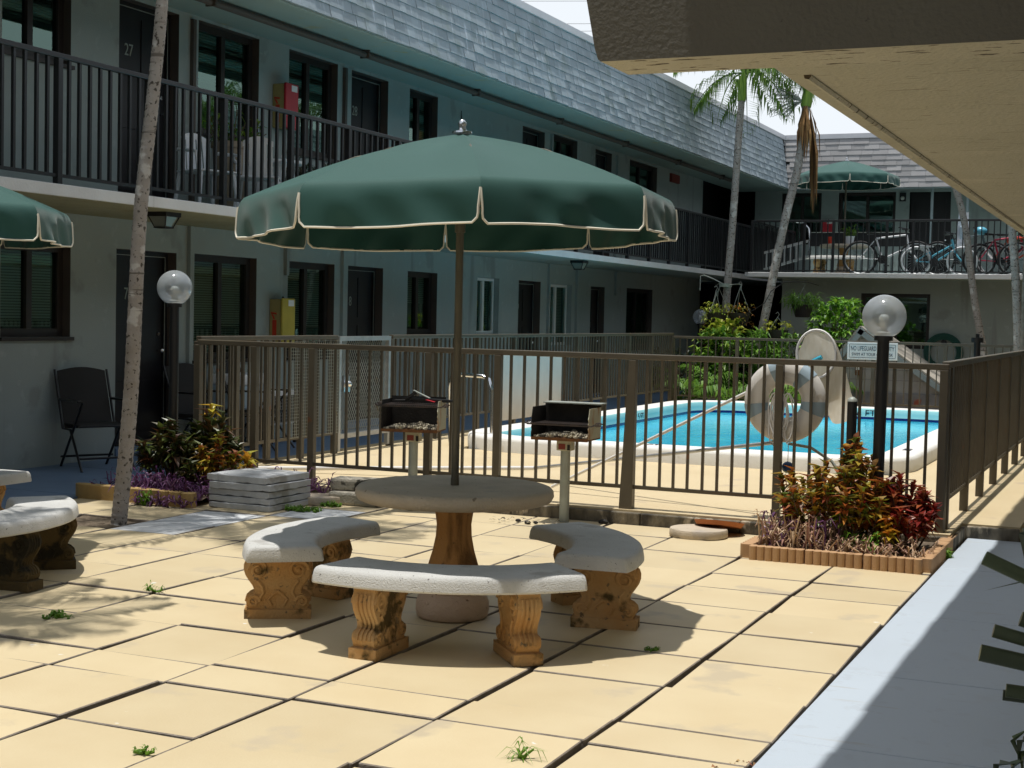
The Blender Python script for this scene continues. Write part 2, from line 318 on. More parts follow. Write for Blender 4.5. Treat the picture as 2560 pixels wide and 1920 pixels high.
def dup(root, loc, rz, label, group=None):
    def rec(o, par):
        c = o.copy(); COL.objects.link(c); c.parent = par
        for ch in o.children: rec(ch, c)
        return c
    kids = list(root.children)
    c = root.copy(); COL.objects.link(c); c.location = loc; c.rotation_euler = (0, 0, rz); c['label'] = label
    if group: c['group'] = group
    for ch in kids: rec(ch, c)
    return c
def text(s, name, m, parent, M, size, ext=.002, align='CENTER', sx=1.0):
    cu = bpy.data.curves.new(name, 'FONT'); cu.body = s; cu.size = size; cu.extrude = ext; cu.align_x = align; cu.align_y = 'CENTER'
    cu.materials.append(m)
    tmp = bpy.data.objects.new(name, cu); COL.objects.link(tmp)
    me = bpy.data.meshes.new_from_object(tmp.evaluated_get(bpy.context.evaluated_depsgraph_get()))
    bpy.data.objects.remove(tmp); me.name = name
    if not me.materials: me.materials.append(m)
    o = bpy.data.objects.new(name, me); COL.objects.link(o); o.parent = parent
    o.matrix_local = M @ Matrix.Diagonal((sx, 1, 1, 1))
    return o
def frameM(o, x, y):
    """matrix with local x,y axes given (z = x cross y), at o"""
    x, y = Vector(x), Vector(y); z = x.cross(y)
    return Matrix(((x.x, y.x, z.x, o[0]), (x.y, y.y, z.y, o[1]), (x.z, y.z, z.z, o[2]), (0, 0, 0, 1)))
def rr(a, b): return rng.uniform(a, b)

# ------------------------------------------------------------------ ground, paving, walkways, deck, pool water
PX0, PX1, PY0, PY1 = -6.82, -2.1, 13.62, 22.25      # pool kerb outer rectangle
def holed(mb, x0, x1, y0, y1, z, hx0, hx1, hy0, hy1):
    for (a, b, c, d) in ((x0, hx0, y0, y1), (hx1, x1, y0, y1), (hx0, hx1, y0, hy0), (hx0, hx1, hy1, y1)):
        mb.face([(a, c, z), (b, c, z), (b, d, z), (a, d, z)])
g = MB(); holed(g, -300, 300, -300, 300, -.06, PX0+.2, PX1-.2, PY0+.2, PY1-.2)
struct(g.build('ground', SOIL))
CX = [-1.215, -1.805, -2.40, -3.03, -3.62, -4.21, -4.80, -5.385, -5.91, -6.46, -7.06, -7.68]
RY = [-3, -2.4, -1.8, -1.2, -.6, 0, .6, 1.2, 1.8, 2.4, 3.01, 3.61, 4.21, 4.81, 5.12, 5.70, 6.27, 6.85, 7.42, 7.95, 8.42, 9.05, 9.6, 10.08]
pv = MB()
for i in range(len(CX)-1):
    for j in range(len(RY)-1):
        x1, x0, y0, y1 = CX[i], CX[i+1], RY[j], RY[j+1]
        if (i, RY[j]) == (9, 7.95): continue
        gl, gr_ = rr(.006, .016), rr(.006, .016); gb, gt = rr(.002, .008), rr(.002, .008)
        if y1 > 7: gl, gr_, gb, gt = [v*.7 for v in (gl, gr_, gb, gt)]
        h0 = rr(-.007, .007) if y1 < 6.5 else rr(-.003, .003)
        tx, ty = rr(-.008, .008), rr(-.008, .008)
        sk = rr(-.006, .006)
        cs = [(x0+gl+sk, y0+gb), (x1-gr_+sk, y0+gb+rr(-.004, .004)), (x1-gr_-sk, y1-gt), (x0+gl-sk, y1-gt+rr(-.004, .004))]
        top = [(x, y, h0+tx*(x-x0-.3)+ty*(y-y0-.3)) for x, y in cs]
        bot = [(x, y, -.055) for x, y in cs]
        grey = (i == 8 and RY[j] in (7.95, 8.42)) or (i == 7 and RY[j] == 9.05)
        b = len(pv.v); pv.v += top+bot
        pv.f.append((b, b+1, b+2, b+3)); pv.mi.append(2 if grey else 0)
        for k in range(4):
            pv.f.append((b+k, b+4+k, b+4+(k+1) % 4, b+(k+1) % 4)); pv.mi.append(1)
struct(pv.build('patio_paving', PAV, mats=[PAVSIDE, PAVG], bevel=.004, seg=1))
w = MB()
for y0, y1 in ((-4, 1.5), (1.51, 3.9), (3.908, 5.15), (5.158, 6.30), (6.308, 7.7), (7.708, 9.31), (9.318, 10.72)):
    w.box(-1.205, .62, y0, y1, -.05, .006+rr(-.001, .001))
struct(w.build('walkway', WALK, bevel=.004, seg=1))
w = MB()
for k in range(24): w.box(-9.395, -7.70, -2+k*1.6, -.408+k*1.6, -.05, .008)
struct(w.build('walkway_along_building', WALKL, bevel=.004, seg=1))
d = MB()
d.box(-7.62, PX0+.15, 10.125, 28.9, -.05, .10); d.box(PX1-.15, -1.25, 10.125, 28.9, -.05, .10); d.box(-1.25, -.86, 10.77, 28.9, -.05, .10)
d.box(PX0+.15, PX1-.15, 10.125, PY0+.15, -.05, .10); d.box(PX0+.15, PX1-.15, PY1-.15, 23.6, -.05, .10)
struct(d.build('pool_deck', DECK))
k = MB()
kx = -7.66
while kx < -1.27:
    kx2 = min(kx+rr(.5, 1.1), -1.25)
    k.box(kx, kx2-.006, 10.083+rr(-.006, .006), 10.127, -.06, .088+rr(-.006, .004)); kx = kx2
k.box(-1.25, -1.22, 10.09, 10.74, -.06, .085); k.box(-1.22, -.86, 10.72, 10.772, -.06, .088)
struct(k.build('kerb', KERB, bevel=.008))
b = MB(); b.box(-.86, .62, 10.73, 40, -.05, .03); struct(b.build('planting_bed_soil', SOIL))
b = MB(); b.box(-7.62+.05, -4.6, 23.6, 28.5, .0, .13)
struct(b.build('garden_bed_soil', SOIL))
b = MB()
b.grid(lambda u, v: (-7.06+u*.6, 7.95+v*.5, -.018+.02*noise.noise((u*7, v*7, 3))), 14, 12)
struct(b.build('tree_pit_soil', SOIL, smooth=60))
# pool: rounded-rectangle loops
def rrect(x0, x1, y0, y1, rads, n=10):
    pts = []
    for (cx, cy, a0, r) in ((x1-rads[1], y0+rads[1], -90, rads[1]), (x1-rads[2], y1-rads[2], 0, rads[2]), (x0+rads[3], y1-rads[3], 90, rads[3]), (x0+rads[0], y0+rads[0], 180, rads[0])):
        for q in range(n+1):
            a = R(a0+90*q/n); pts.append((cx+r*math.cos(a), cy+r*math.sin(a)))
    return pts
def pool_loop(ins, z):
    return [(x, y, z) for x, y in rrect(PX0+ins, PX1-ins, PY0+ins, PY1-ins, [max(.08, q-ins) for q in (.9, .75, .5, 1.0)])]
pool = thing('swimming_pool', 'turquoise swimming pool with a raised white rim inside the brown metal fences', 'swimming pool', (-4.4, 18, .1))
def loops(ls, off=(-4.4, 18, .1)):
    m = MB(); n = len(ls[0]); vs = [(p[0]-off[0], p[1]-off[1], p[2]-off[2]) for l in ls for p in l]
    m.add(vs, [(i*n+j, i*n+(j+1) % n, (i+1)*n+(j+1) % n, (i+1)*n+j) for i in range(len(ls)-1) for j in range(n)])
    return m
loops([pool_loop(0, .05), pool_loop(0, .21), pool_loop(.012, .238), pool_loop(.04, .25), pool_loop(.30, .252), pool_loop(.345, .242)]).build('coping', POOLC, pool, smooth=50)
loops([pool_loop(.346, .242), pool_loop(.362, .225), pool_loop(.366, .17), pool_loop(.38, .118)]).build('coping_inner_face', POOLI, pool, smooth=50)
loops([pool_loop(.381, .119), pool_loop(.381, -.05)]).build('waterline_tile', TILE, pool)
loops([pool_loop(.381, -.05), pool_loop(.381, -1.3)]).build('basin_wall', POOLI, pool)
wm = MB(); lp = pool_loop(.383, .082); wm.face(lp)
struct(wm.build('water', POOLW))
# depth marks
text('6 FT', 'depth_mark', BLUEP, pool, frameM((-3.95+4.4, PY1-.372-18, .16-.1), (1, 0, 0), (0, 0.08, .997)), .15)
text('3 FT', 'depth_mark', BLUEP, pool, frameM((PX0+.372+4.4, 15.6-18, .155-.1), (0, 1, 0), (-.08, 0, .997)), .13)
text('5 FT', 'depth_mark', BLUEP, pool, frameM((PX0+.372+4.4, 19.0-18, .155-.1), (0, 1, 0), (-.08, 0, .997)), .13)
text('4 FT', 'depth_mark', BLUEP, pool, frameM((-4.6+4.4, PY0+.2-18, .2535-.1), (1, 0, 0), (0, 1, 0)), .13)
text('6 FT', 'depth_mark', BLUEP, pool, frameM((PX1-.18+4.4, 14.9-18, .2535-.1), (0, -1, 0), (1, 0, 0)), .12)

# ------------------------------------------------------------------ building on the left
XW = -9.4
bl = thing('apartment_building', 'long two storey grey apartment block with a slate shingle roof along the left side', 'building', (XW, 16, 0))
BO = Vector((XW, 16, 0))
def loc(mb, off=BO):
    mb.v = [(p[0]-off[0], p[1]-off[1], p[2]-off[2]) for p in mb.v]; return mb
def wall_x(mb, x, y0, y1, z0, z1, ops):
    ys = sorted({y0, y1, *[o[0] for o in ops], *[o[1] for o in ops]}); zs = sorted({z0, z1, *[o[2] for o in ops], *[o[3] for o in ops]})
    for a, b in zip(ys, ys[1:]):
        for c, e in zip(zs, zs[1:]):
            ym, zm = (a+b)/2, (c+e)/2
            if any(o[0] < ym < o[1] and o[2] < zm < o[3] for o in ops): continue
            mb.face([(x, a, c), (x, b, c), (x, b, e), (x, a, e)])
def window_x(y0, y1, z0, z1, white=False, blind=.55, parent=bl, dep=.12):
    fm = WFRAME if white else DARKB
    m = MB()
    x = XW; xi = XW-dep
    rm = STUC if white else REVEAL
    for q in ([(x, y0, z0), (xi, y0, z0), (xi, y0, z1), (x, y0, z1)], [(x, y1, z0), (x, y1, z1), (xi, y1, z1), (xi, y1, z0)], [(x, y0, z1), (xi, y0, z1), (xi, y1, z1), (x, y1, z1)], [(x, y0, z0), (x, y1, z0), (xi, y1, z0), (xi, y0, z0)]): m.face(q)
    m.cur = 1; t = .045 if white else .075
    for a, b, c, e in ((y0, y0+t, z0, z1), (y1-t, y1, z0, z1), (y0+t, y1-t, z1-t, z1), (y0+t, y1-t, z0, z0+t)):
        m.box(xi-.03, xi+.03, a+.001, b-.001, c+.001, e-.001)
    ym = (y0+y1)/2; m.box(xi-.028, xi+.034, ym-.035, ym+.035, z0+t, z1-t)
    if not white: m.box(x-.01, x+.035, y0-.02, y1+.02, z0-.035, z0-.001)
    o = loc(m).build('window', rm, parent, mats=[fm])
    for a, b in ((y0+t, ym-.035), (ym+.035, y1-t)):
        p = MB(); p.face([(xi+.008*(a > ym), a, z0+t), (xi+.008*(a > ym), b, z0+t), (xi+.008*(a > ym), b, z1-t), (xi+.008*(a > ym), a, z1-t)])
        loc(p).build('pane', GLASS, o)
    if blind:
        s = MB(); zz = z1-t; zb = z1-t-(z1-z0-2*t)*blind
        while zz > zb:
            s.box(xi-.075, xi-.055, y0+t, y1-t, zz-.018, zz-.001, None); zz -= .026
        loc(s).build('blind', BLIND, o)
    k = MB(); k.box(xi-.55, xi-.5, y0-.1, y1+.1, z0-.1, z1+.1); loc(k).build('dark_interior', DIM, o)
    return o
def door_x(y0, y1, z0, z1, num=None, parent=bl, white=False):
    m = MB(); x = XW; xi = XW-.14
    for q in ([(x, y0, z0), (xi, y0, z0), (xi, y0, z1), (x, y0, z1)], [(x, y1, z0), (x, y1, z1), (xi, y1, z1), (xi, y1, z0)], [(x, y0, z1), (xi, y0, z1), (xi, y1, z1), (x, y1, z1)]): m.face(q)
    m.cur = 1
    t = .05
    for a, b, c, e in ((y0, y0+t, z0, z1), (y1-t, y1, z0, z1), (y0+t, y1-t, z1-t, z1)): m.box(xi-.03, xi+.03, a+.001, b-.001, c, e-.001)
    m.box(xi-.04, xi, y0+t, y1-t, z0, z1-t)
    ya, yb, W = y0+t, y1-t, y1-y0-2*t
    for (u0, u1) in ((.12, .46), (.54, .88)):
        for (v0, v1) in ((.07, .33), (.38, .62), (.67, .93)):
            m.box(xi, xi+.010, ya+W*u0, ya+W*u1, z0+(z1-z0)*v0, z0+(z1-z0)*v1)
    m.cur = 2
    m.box(xi+.0305, xi+.034, y1-t-.002, y1-t+.006, z0, z1-t); m.box(xi+.0305, xi+.034, y0+t, y1-t, z1-t-.003, z1-t+.004)
    m.cur = 3; m.box(x-.12, x+.02, y0, y1, z0-.08, z0-.002)
    o = loc(m).build('door', REVEAL, parent, mats=[DOORM, STEEL, WALKL])
    h = MB(); h.tube([(xi+.002, y1-.13, z0+.95), (xi+.05, y1-.13, z0+.95)], .012); h.ball((xi+.065, y1-.13, z0+.95), .028); h.tube([(xi+.002, y1-.13, z0+1.12), (xi+.03, y1-.13, z0+1.12)], .022)
    loc(h).build('handle', CHROME, o, smooth=40)
    if num: text(num, 'door_number', STEEL, o, frameM(Vector((xi+.013, (y0+y1)/2-.17, z0+1.52))-BO, (0, 1, 0), (0, 0, 1)), .17, sx=.8)
    return o
gops = [(10.09, 11.0, 1.2, 2.06), (11.66, 12.62, .1, 2.06), (12.93, 14.1, .94, 2.07), (14.75, 15.81, .94, 2.07), (16.14, 17.05, .1, 2.07), (17.74, 18.63, 1.2, 2.06), (19.96, 20.75, 1.2, 2.05), (21.5, 22.4, .1, 2.05), (22.75, 23.8, 1.0, 2.03), (24.72, 25.44, .1, 2.04), (26.65, 28.2, .9, 2.06)]
uops = [(10.09, 10.98, 3.72, 4.51), (11.67, 12.62, 2.52, 4.51), (12.955, 14.09, 3.35, 4.52), (14.71, 15.81, 3.35, 4.52), (16.15, 17.1, 2.52, 4.51), (17.7, 18.54, 3.65, 4.51), (21.52, 22.43, 2.52, 4.49), (22.79, 23.9, 3.4, 4.52), (24.79, 25.64, 2.52, 4.49), (26.64, 28.29, 3.35, 4.5)]
m = MB(); wall_x(m, XW, 2, 31.5, -.05, 2.37, gops); m.face([(XW, 31.5, -.05), (-11, 31.5, -.05), (-11, 31.5, 2.37), (XW, 31.5, 2.37)]); loc(m).build('wall', STUC, bl)
m = MB(); wall_x(m, XW, 2, 31.5, 2.44, 4.56, uops); m.face([(XW, 31.5, 2.44), (-11, 31.5, 2.44), (-11, 31.5, 4.56), (XW, 31.5, 4.56)]); loc(m).build('wall', STUC, bl)
m = MB(); m.box(-16, -10.2, 2, 36, -.05, 5.2); m.box(-10.2, -9.42, 1.8, 2, -.05, 5.2); loc(m).build('rear_wall', DIM, bl)
for i, (a, b, c, e) in enumerate(gops):
    if i in (1, 4, 7, 9): door_x(a, b, c, e, {1: '7', 4: '8', 7: '9'}.get(i))
    else: window_x(a, b, c, e, white=i in (6, 8), blind=.97 if i in (0, 2, 3) else (.5 if i == 5 else .9))
for i, (a, b, c, e) in enumerate(uops):
    if i in (1, 4, 6, 8): door_x(a, b, c, e, {1: '27', 4: '28', 6: '29'}.get(i))
    else: window_x(a, b, c, e, blind=.5 if i in (0, 2, 3) else .8)
m = MB(); m.box(-9.45, -8.005, 2, 32.9, 2.362, 2.44); loc(m).build('balcony_slab', SOFF, bl)
m = MB(); m.box(-9.39, -8.02, 2, 17.5, 2.352, 2.361); loc(m).build('yellowish_soffit', SOFFY, bl)
m = MB()
y = 2.0
while y < 32.9:
    y2 = min(y+rr(1.4, 2.6), 32.9); m.box(-8.005, -7.985+rr(-.002, .002), y, y2, 2.352+rr(-.003, .003), 2.447+rr(-.003, .003)); y = y2
loc(m).build('slab_edge', WHITE, bl, bevel=.006)
m = MB(); m.box(-9.45, -7.9, 2, 34.6, 4.555, 4.61); loc(m).build('soffit', SOFF, bl)
m = MB(); m.box(-7.90, -7.868, 2, 32.95, 4.45, 4.60); loc(m).build('fascia', SOFF, bl)
m = MB(); m.tube([(-8.68, 2, 4.50), (-8.68, 31.6, 4.50)], .038, 8)
y = 3
while y < 31: m.box(-8.74, -8.62, y, y+.03, 4.46, 4.556); y += 3.05
loc(m).build('conduit', REVEAL, bl, smooth=40)
for i, yy in enumerate((12.8, 14.66, 15.955, 19.25, 22.68, 23.96, 25.95)):
    m = MB(); m.box(XW, XW+.045, yy, yy+.05, .05 if i in (0, 2, 4, 5) else 1.9, 2.355); loc(m).build('wall_conduit', STUC, bl)
for yy in (12.81, 15.93, 22.66, 25.87):
    m = MB(); m.box(XW, XW+.045, yy, yy+.05, 2.45, 4.5); loc(m).build('wall_conduit', REVEAL if yy < 16 else STUC, bl)
m = MB(); m.tube([(XW+.02, 19.24, 3.2), (XW+.02, 19.26, 4.15), (XW+.015, 19.27, 4.42)], [.02, .014, .005], 6); loc(m).build('wall_cable', WIRE, bl)

def shingles(A, B, upv, out, rows, wr, endk=0.0, thick=.018):
    """courses of separate shingles from A to B along the bottom, rising by upv; end point slides by endk*t along the run"""
    A, B, upv, out = Vector(A), Vector(B), Vector(upv), Vector(out).normalized()
    m = MB(); run = (B-A); L = run.length; run.normalize()
    for r in range(rows):
        t0, t1 = r/rows-.012, (r+1)/rows+.05; s = -rr(0, wr[0]); s0 = endk*(r+.5)/rows
        while s < L:
            wd = rr(*wr); a, b = max(s, s0), min(s+wd-.004, L); s += wd
            if b-a < .02: continue
            j = rr(-.004, .003); th = thick*rr(.7, 1.4)
            lo, hi = upv*(t0+j), upv*min(t1, 1.0)
            p = [A+run*a+lo+out*th, A+run*b+lo+out*th, A+run*b+hi+out*.001, A+run*a+hi+out*.001]
            q = [A+run*a+lo-out*.004, A+run*b+lo-out*.004]
            m.add(p+q, [(0, 1, 2, 3), (1, 0, 4, 5)])
            m.add([p[0], p[3], q[0]], [(0, 1, 2)]); m.add([p[1], q[1], p[2]], [(0, 1, 2)])
    return m
m = shingles((-7.85, 2, 4.48), (-7.85, 32.97, 4.48), (-.17, 0, 1.1), (1, 0, .155), 9, (.15, .31))
m2 = MB(); m2.face([(-7.856, 2, 4.47), (-7.856, 33, 4.47), (-8.026, 33.16, 5.58), (-8.026, 2, 5.58)])
rf = loc(m2).build('roof', DIM, bl)
loc(m).build('shingles', SHIN, rf)
m = MB(); m.box(-14.5, -8.1, 2, 36, 5.2, 5.56); loc(m).build('roof_deck', DIM, bl)
m = MB(); m.box(-8.35, -7.985, 2, 33.2, 5.578, 5.68); loc(m).build('coping', COPE, bl, bevel=.006)
# lanterns under the walkway ceiling
ln0 = thing('ceiling_lantern', 'black tapered ceiling lantern with milky panes above the door hidden by the near palm', 'lantern', (-8.3, 10.95, 2.352), 0, 'lanterns under the balcony')
m = MB(); m.box(-.14, .14, -.14, .14, -.055, 0)
for sx in (-1, 1):
    for sy in (-1, 1): m.bar((.125*sx, .125*sy, -.05), (.075*sx, .075*sy, -.185), .014)
m.box(-.082, .082, -.082, .082, -.198, -.183); m.build('frame', BLACKM, ln0)
m = MB(); m.add([(x*.112, y*.112, -.056) for x, y in ((-1, -1), (1, -1), (1, 1), (-1, 1))]+[(x*.068, y*.068, -.183) for x, y in ((-1, -1), (1, -1), (1, 1), (-1, 1))], [(0, 1, 5, 4), (1, 2, 6, 5), (2, 3, 7, 6), (3, 0, 4, 7)])
m.build('glass_panes', mat('lantern_pane', (.22, .24, .21), rough=.3), ln0); ln0.scale = (.78, .78, .72)
dup(ln0, (-8.3, 21.3, 2.358), 0, 'small black ceiling lantern below the balcony edge, right of the near umbrella')
# fire extinguisher cabinets
def ext_cab(loc_, side, front, label):
    t = thing('extinguisher_cabinet', label, 'fire cabinet', loc_, 0, 'fire extinguisher cabinets on the walls')
    m = MB(); m.box(0, .15, -.13, .13, 0, .50); m.build('box', side, t, bevel=.012)
    m = MB(); m.box(.151, .185, -.135, .135, -.01, .51); f = m.build('cover', front, t, bevel=.014)
    m = MB(); m.box(.186, .188, -.02, .10, .42, .49); m.build('notice', LABELW, f)
    m = MB(); m.box(.1855, .1875, .0, .05, -.05, -.012); m.tube([(.10, 0, .50), (.10, 0, .53)], .012); m.build('latch', BLACKM, t)
    m = MB(); m.box(.045, .10, -.1325, -.1305, .06, .26); m.tube([(.07, -.1315, .27), (.05, -.1315, .31), (.03, -.1315, .34), (.10, -.1315, .33)], .012, 5); m.build('pictogram', REDL, t)
    return t
ext_cab((XW, 14.50, 3.57), TANP, REDP, 'red fronted fire extinguisher cabinet on the upper wall between two dark windows')
ext_cab((XW, 14.50, 1.12), TANP, YELP, 'yellow fire extinguisher cabinet on the ground floor wall behind the pool gate')
ex = tag(MB().box(XW, XW+.05, 29.1, 29.65, 4.30, 4.47).build('exit_sign', REDLAB), 'small dark red sign box high on the upper wall near the far corner', 'sign')

# ------------------------------------------------------------------ railings and fences
def railing(name, label, A, B, zt, zb, ps, mt, gap=.12, post_w=.05, bal=.018, tube_top=False, zfoot=0, group=None, top_w=.05, post_skew=None, panels=None, cat='fence', zpost=None):
    """A,B plan points; ps = list of distances along the run that carry posts"""
    A, B = Vector((*A, 0)), Vector((*B, 0)); d = (B-A); L = d.length; d.normalize()
    t = thing(name, label, cat, (A.x, A.y, 0), math.atan2(d.y, d.x), group)
    zf = zfoot
    MB().box(0, L, -top_w/2, top_w/2, zt-.042, zt).build('top_rail', mt, t, bevel=.006)
    MB().box(0, L, -.015, .015, zb-.013, zb+.013).build('bottom_rail', mt, t)
    for i, s in enumerate(ps):
        m = MB()
        if post_skew and i in post_skew:
            m.add([(s-post_w/2-post_skew[i], -post_w/2-.02, zf), (s+post_w/2, -post_w/2-.02, zf), (s+post_w/2, post_w/2, zf), (s-post_w/2-post_skew[i], post_w/2, zf)]+[(s-post_w/2, -post_w/2, zt-.045), (s+post_w/2, -post_w/2, zt-.045), (s+post_w/2, post_w/2, zt-.045), (s-post_w/2, post_w/2, zt-.045)], [(3, 2, 1, 0), (4, 5, 6, 7), (0, 1, 5, 4), (1, 2, 6, 5), (2, 3, 7, 6), (3, 0, 4, 7)])
        else: m.box(s-post_w/2, s+post_w/2, -post_w/2, post_w/2, zf, zt-.042)
        m.build('post', mt, t, bevel=.004)
    for a, b in zip(ps, ps[1:]):
        n = max(1, round((b-a)/gap)); m = MB()
        for k_ in range(1, n):
            s = a+(b-a)*k_/n+rr(-.004, .004); m.box(s-bal/2, s+bal/2, -bal/2, bal/2, zb, zt-.042)
        m.build('baluster_panel', mt, t)
    return t
ps = [y-2 for y in (2.05, 3.7, 4.8, 5.9, 7.0, 8.14, 9.26, 10.39, 11.5, 12.65, 13.78, 14.9, 16.03, 17.15, 18.3, 19.4, 20.5, 21.6, 22.8, 23.9, 25, 26.1, 27.2, 28.3, 29.4, 30.5, 31.6, 32.85)]
railing('balcony_railing', 'black balcony railing with thin balusters along the upper walkway on the left', (-8.05, 2), (-8.05, 32.9), 3.48, 2.52, ps, BLACKM, gap=.125, post_w=.055, bal=.026, zfoot=2.44, cat='railing')
FP = [X+7.36 for X in (-7.36, -6.8, -6.25, -5.2, -4.61, -3.53, -2.445, -1.33)]
railing('pool_fence', 'brown metal pool fence in front of the pool, behind the grills', (-7.36, 10.2), (-1.30, 10.2), 1.235, .26, FP, BRONZE, gap=.107, post_w=.055, bal=.019, zfoot=.09, post_skew={5: .045})
railing('pool_fence', 'brown metal pool fence running away from the corner post at the right, above blue walkway', (-1.33, 10.24), (-1.33, 23.2), 1.25, .30, [0, .17]+[1.28+1.04*i for i in range(11)]+[12.93], BRONZE, gap=.105, post_w=.06, bal=.019, zfoot=.09)
railing('pool_fence', 'brown metal pool fence beyond the water, carrying the lifeguard sign', (-7.36, 23.22), (-1.0, 23.22), 1.215, .24, [0, 1.08, 2.17, 3.25, 4.33, 5.4, 6.3], BRONZE, gap=.118, post_w=.055, bal=.016, zfoot=.09)
railing('pool_fence', 'short brown fence run between the left corner post and the mesh gate', (-7.40, 10.25), (-7.40, 12.5), 1.262, .30, [.0, .55, 1.05, 1.62, 2.24], BRONZE, gap=.10, post_w=.055, bal=.019, zfoot=.06)
railing('pool_fence', 'long brown fence run on the far left of the pool, right of the mesh gate', (-7.40, 13.62), (-7.36, 23.18), 1.262, .33, [.0]+[1.06*i for i in range(1, 9)]+[9.5], BRONZE, gap=.105, post_w=.06, bal=.019, zfoot=.06)
gt = thing('pool_gate', 'pool gate with a light aluminium frame filled with wire mesh', 'gate', (-7.40, 12.53, 0), math.pi/2)
m = MB(); m.box(0, .045, -.022, .022, .12, 1.25); m.box(1.01, 1.055, -.022, .022, .12, 1.25); m.box(.045, 1.01, -.022, .022, 1.205, 1.25); m.box(.045, 1.01, -.022, .022, .24, .285); m.build('frame', ALU, gt)
m = MB()
for s in range(-24, 45):
    for sg in (1, -1):
        a0 = s*.042; pts = []
        x0, z0, x1, z1 = a0, .28, a0+.93*sg*.62, 1.21
        if sg == -1: x0 += 1.0; x1 += 1.0
        def clip(x, z, xo, zo):
            if x < .04: return (.04, zo+(z-zo)*(.04-xo)/(x-xo)) if abs(x-xo) > 1e-6 else None
            if x > 1.01: return (1.01, zo+(z-zo)*(1.01-xo)/(x-xo)) if abs(x-xo) > 1e-6 else None
            return (x, z)
        if (x0 < .04 and x1 < .04) or (x0 > 1.01 and x1 > 1.01): continue
        p, q = clip(x0, z0, x1, z1), clip(x1, z1, x0, z0)
        m.bar((p[0], .004*sg, p[1]), (q[0], .004*sg, q[1]), .0024)
m.build('wire_mesh', STEEL, gt)
m = MB(); m.ball((.14, .05, .78), .033); m.ball((.14, -.05, .78), .033); m.box(.09, .20, -.028, .028, .70, .86); m.build('lock', CHROME, gt, smooth=50)
# mesh screen beside the gate
ms = thing('mesh_screen', 'rusty wire mesh screen tied to the fence beside the pool gate', 'screen', (-7.355, 11.62, 0), math.pi/2)
m = MB()
for s in range(24): m.bar((s*.038, 0, .31), (s*.038+.0, 0, 1.2), .0035)
for s in range(30): m.bar((0, .002, .31+s*.031), (.87, .002, .31+s*.031), .003)
m.build('wire_mesh', STEEL, ms)
# white board tied to the left pool fence
bd = tag(MB().box(-7.32, -7.305, 16.22, 18.2, .21, 1.02).build('sign_board', mat('board_paint', (.66, .63, .58), (.60, .57, .53), rough=.7, scale=3), bevel=.003), 'plain pale grey panel fixed to the left pool fence behind the right grill', 'board')
# rules sign on the far fence
sg = thing('pool_sign', 'white sign reading no lifeguard on duty hung on the far pool fence', 'sign', (-4.12, 23.165, 1.06))
MB().box(-.385, .385, -.004, .004, -.135, .135).build('panel', LABELW, sg, bevel=.004)
m = MB()
for a, b, c, e in ((-.35, .35, .10, .106), (-.35, .35, -.106, -.10), (-.356, -.35, -.10, .10), (.35, .356, -.10, .10)): m.box(a, b, -.0065, -.0045, c, e)
m.build('border', BLUEP, sg)
text('NO LIFEGUARD ON DUTY', 'sign_text', BLUEP, sg, frameM((0, -.006, .035), (1, 0, 0), (0, 0, 1)), .10, sx=.56)
text('SWIM AT YOUR OWN RISK', 'sign_text', BLUEP, sg, frameM((0, -.006, -.055), (1, 0, 0), (0, 0, 1)), .066, sx=.78)

# ------------------------------------------------------------------ building at the far end
bf = thing('apartment_building', 'far apartment wing with an open upper terrace and grey tab shingle roof', 'building', (-4, 34, 0))
FO = Vector((-4, 34, 0))
def box_part(name, mt, x0, x1, y0, y1, z0, z1, par=None, bev=0):
    return loc(MB().box(x0, x1, y0, y1, z0, z1), FO).build(name, mt, par or bf, bevel=bev)
m = MB(); m.box(-7.68, 4, 29.0, 36, 2.36, 2.43); m.box(-12, -7.68, 32.9, 36, 2.36, 2.43); loc(m, FO).build('terrace_slab', SOFF, bf)
m = MB()
for a in range(6): m.box(-7.7+a*1.95, -7.7+a*1.95+1.948, 28.955, 29.0, 2.365+rr(-.004, .004), 2.455+rr(-.004, .004))
m.box(-7.725, -7.68, 28.955, 32.9, 2.365, 2.455)
loc(m, FO).build('slab_edge', WHITE, bf, bevel=.008)
def wall_y(mb, y, x0, x1, z0, z1, ops):
    xs = sorted({x0, x1, *[o[0] for o in ops], *[o[1] for o in ops]}); zs = sorted({z0, z1, *[o[2] for o in ops], *[o[3] for o in ops]})
    for a, b in zip(xs, xs[1:]):
        for c, e in zip(zs, zs[1:]):
            xm, zm = (a+b)/2, (c+e)/2
            if any(o[0] < xm < o[1] and o[2] < zm < o[3] for o in ops): continue
            mb.face([(a, y, c), (b, y, c), (b, y, e), (a, y, e)])
lo = [(-5.6, -4.25, 1.0, 2.09)]
hi = [(-8.35, -7.42, 3.3, 4.5), (-7.02, -5.72, 3.3, 4.5), (-5.41, -4.5, 2.46, 4.49), (-3.2, -1.8, 3.3, 4.5)]
m = MB(); wall_y(m, 30.05, -7.22, 4, -.05, 2.365, lo); m.face([(-7.22, 36, -.05), (-7.22, 30.05, -.05), (-7.22, 30.05, 2.365), (-7.22, 36, 2.365)]); loc(m, FO).build('wall', STUC, bf)
m = MB(); wall_y(m, 34.5, -9.0, 4, 2.43, 4.6, hi); loc(m, FO).build('wall', STUC, bf)
box_part('passage_wall', DIM, -12, 4, 36, 36.2, -.05, 5.5); box_part('passage_wall', DIM, -11.2, -11, 31.4, 36, -.05, 5.5)
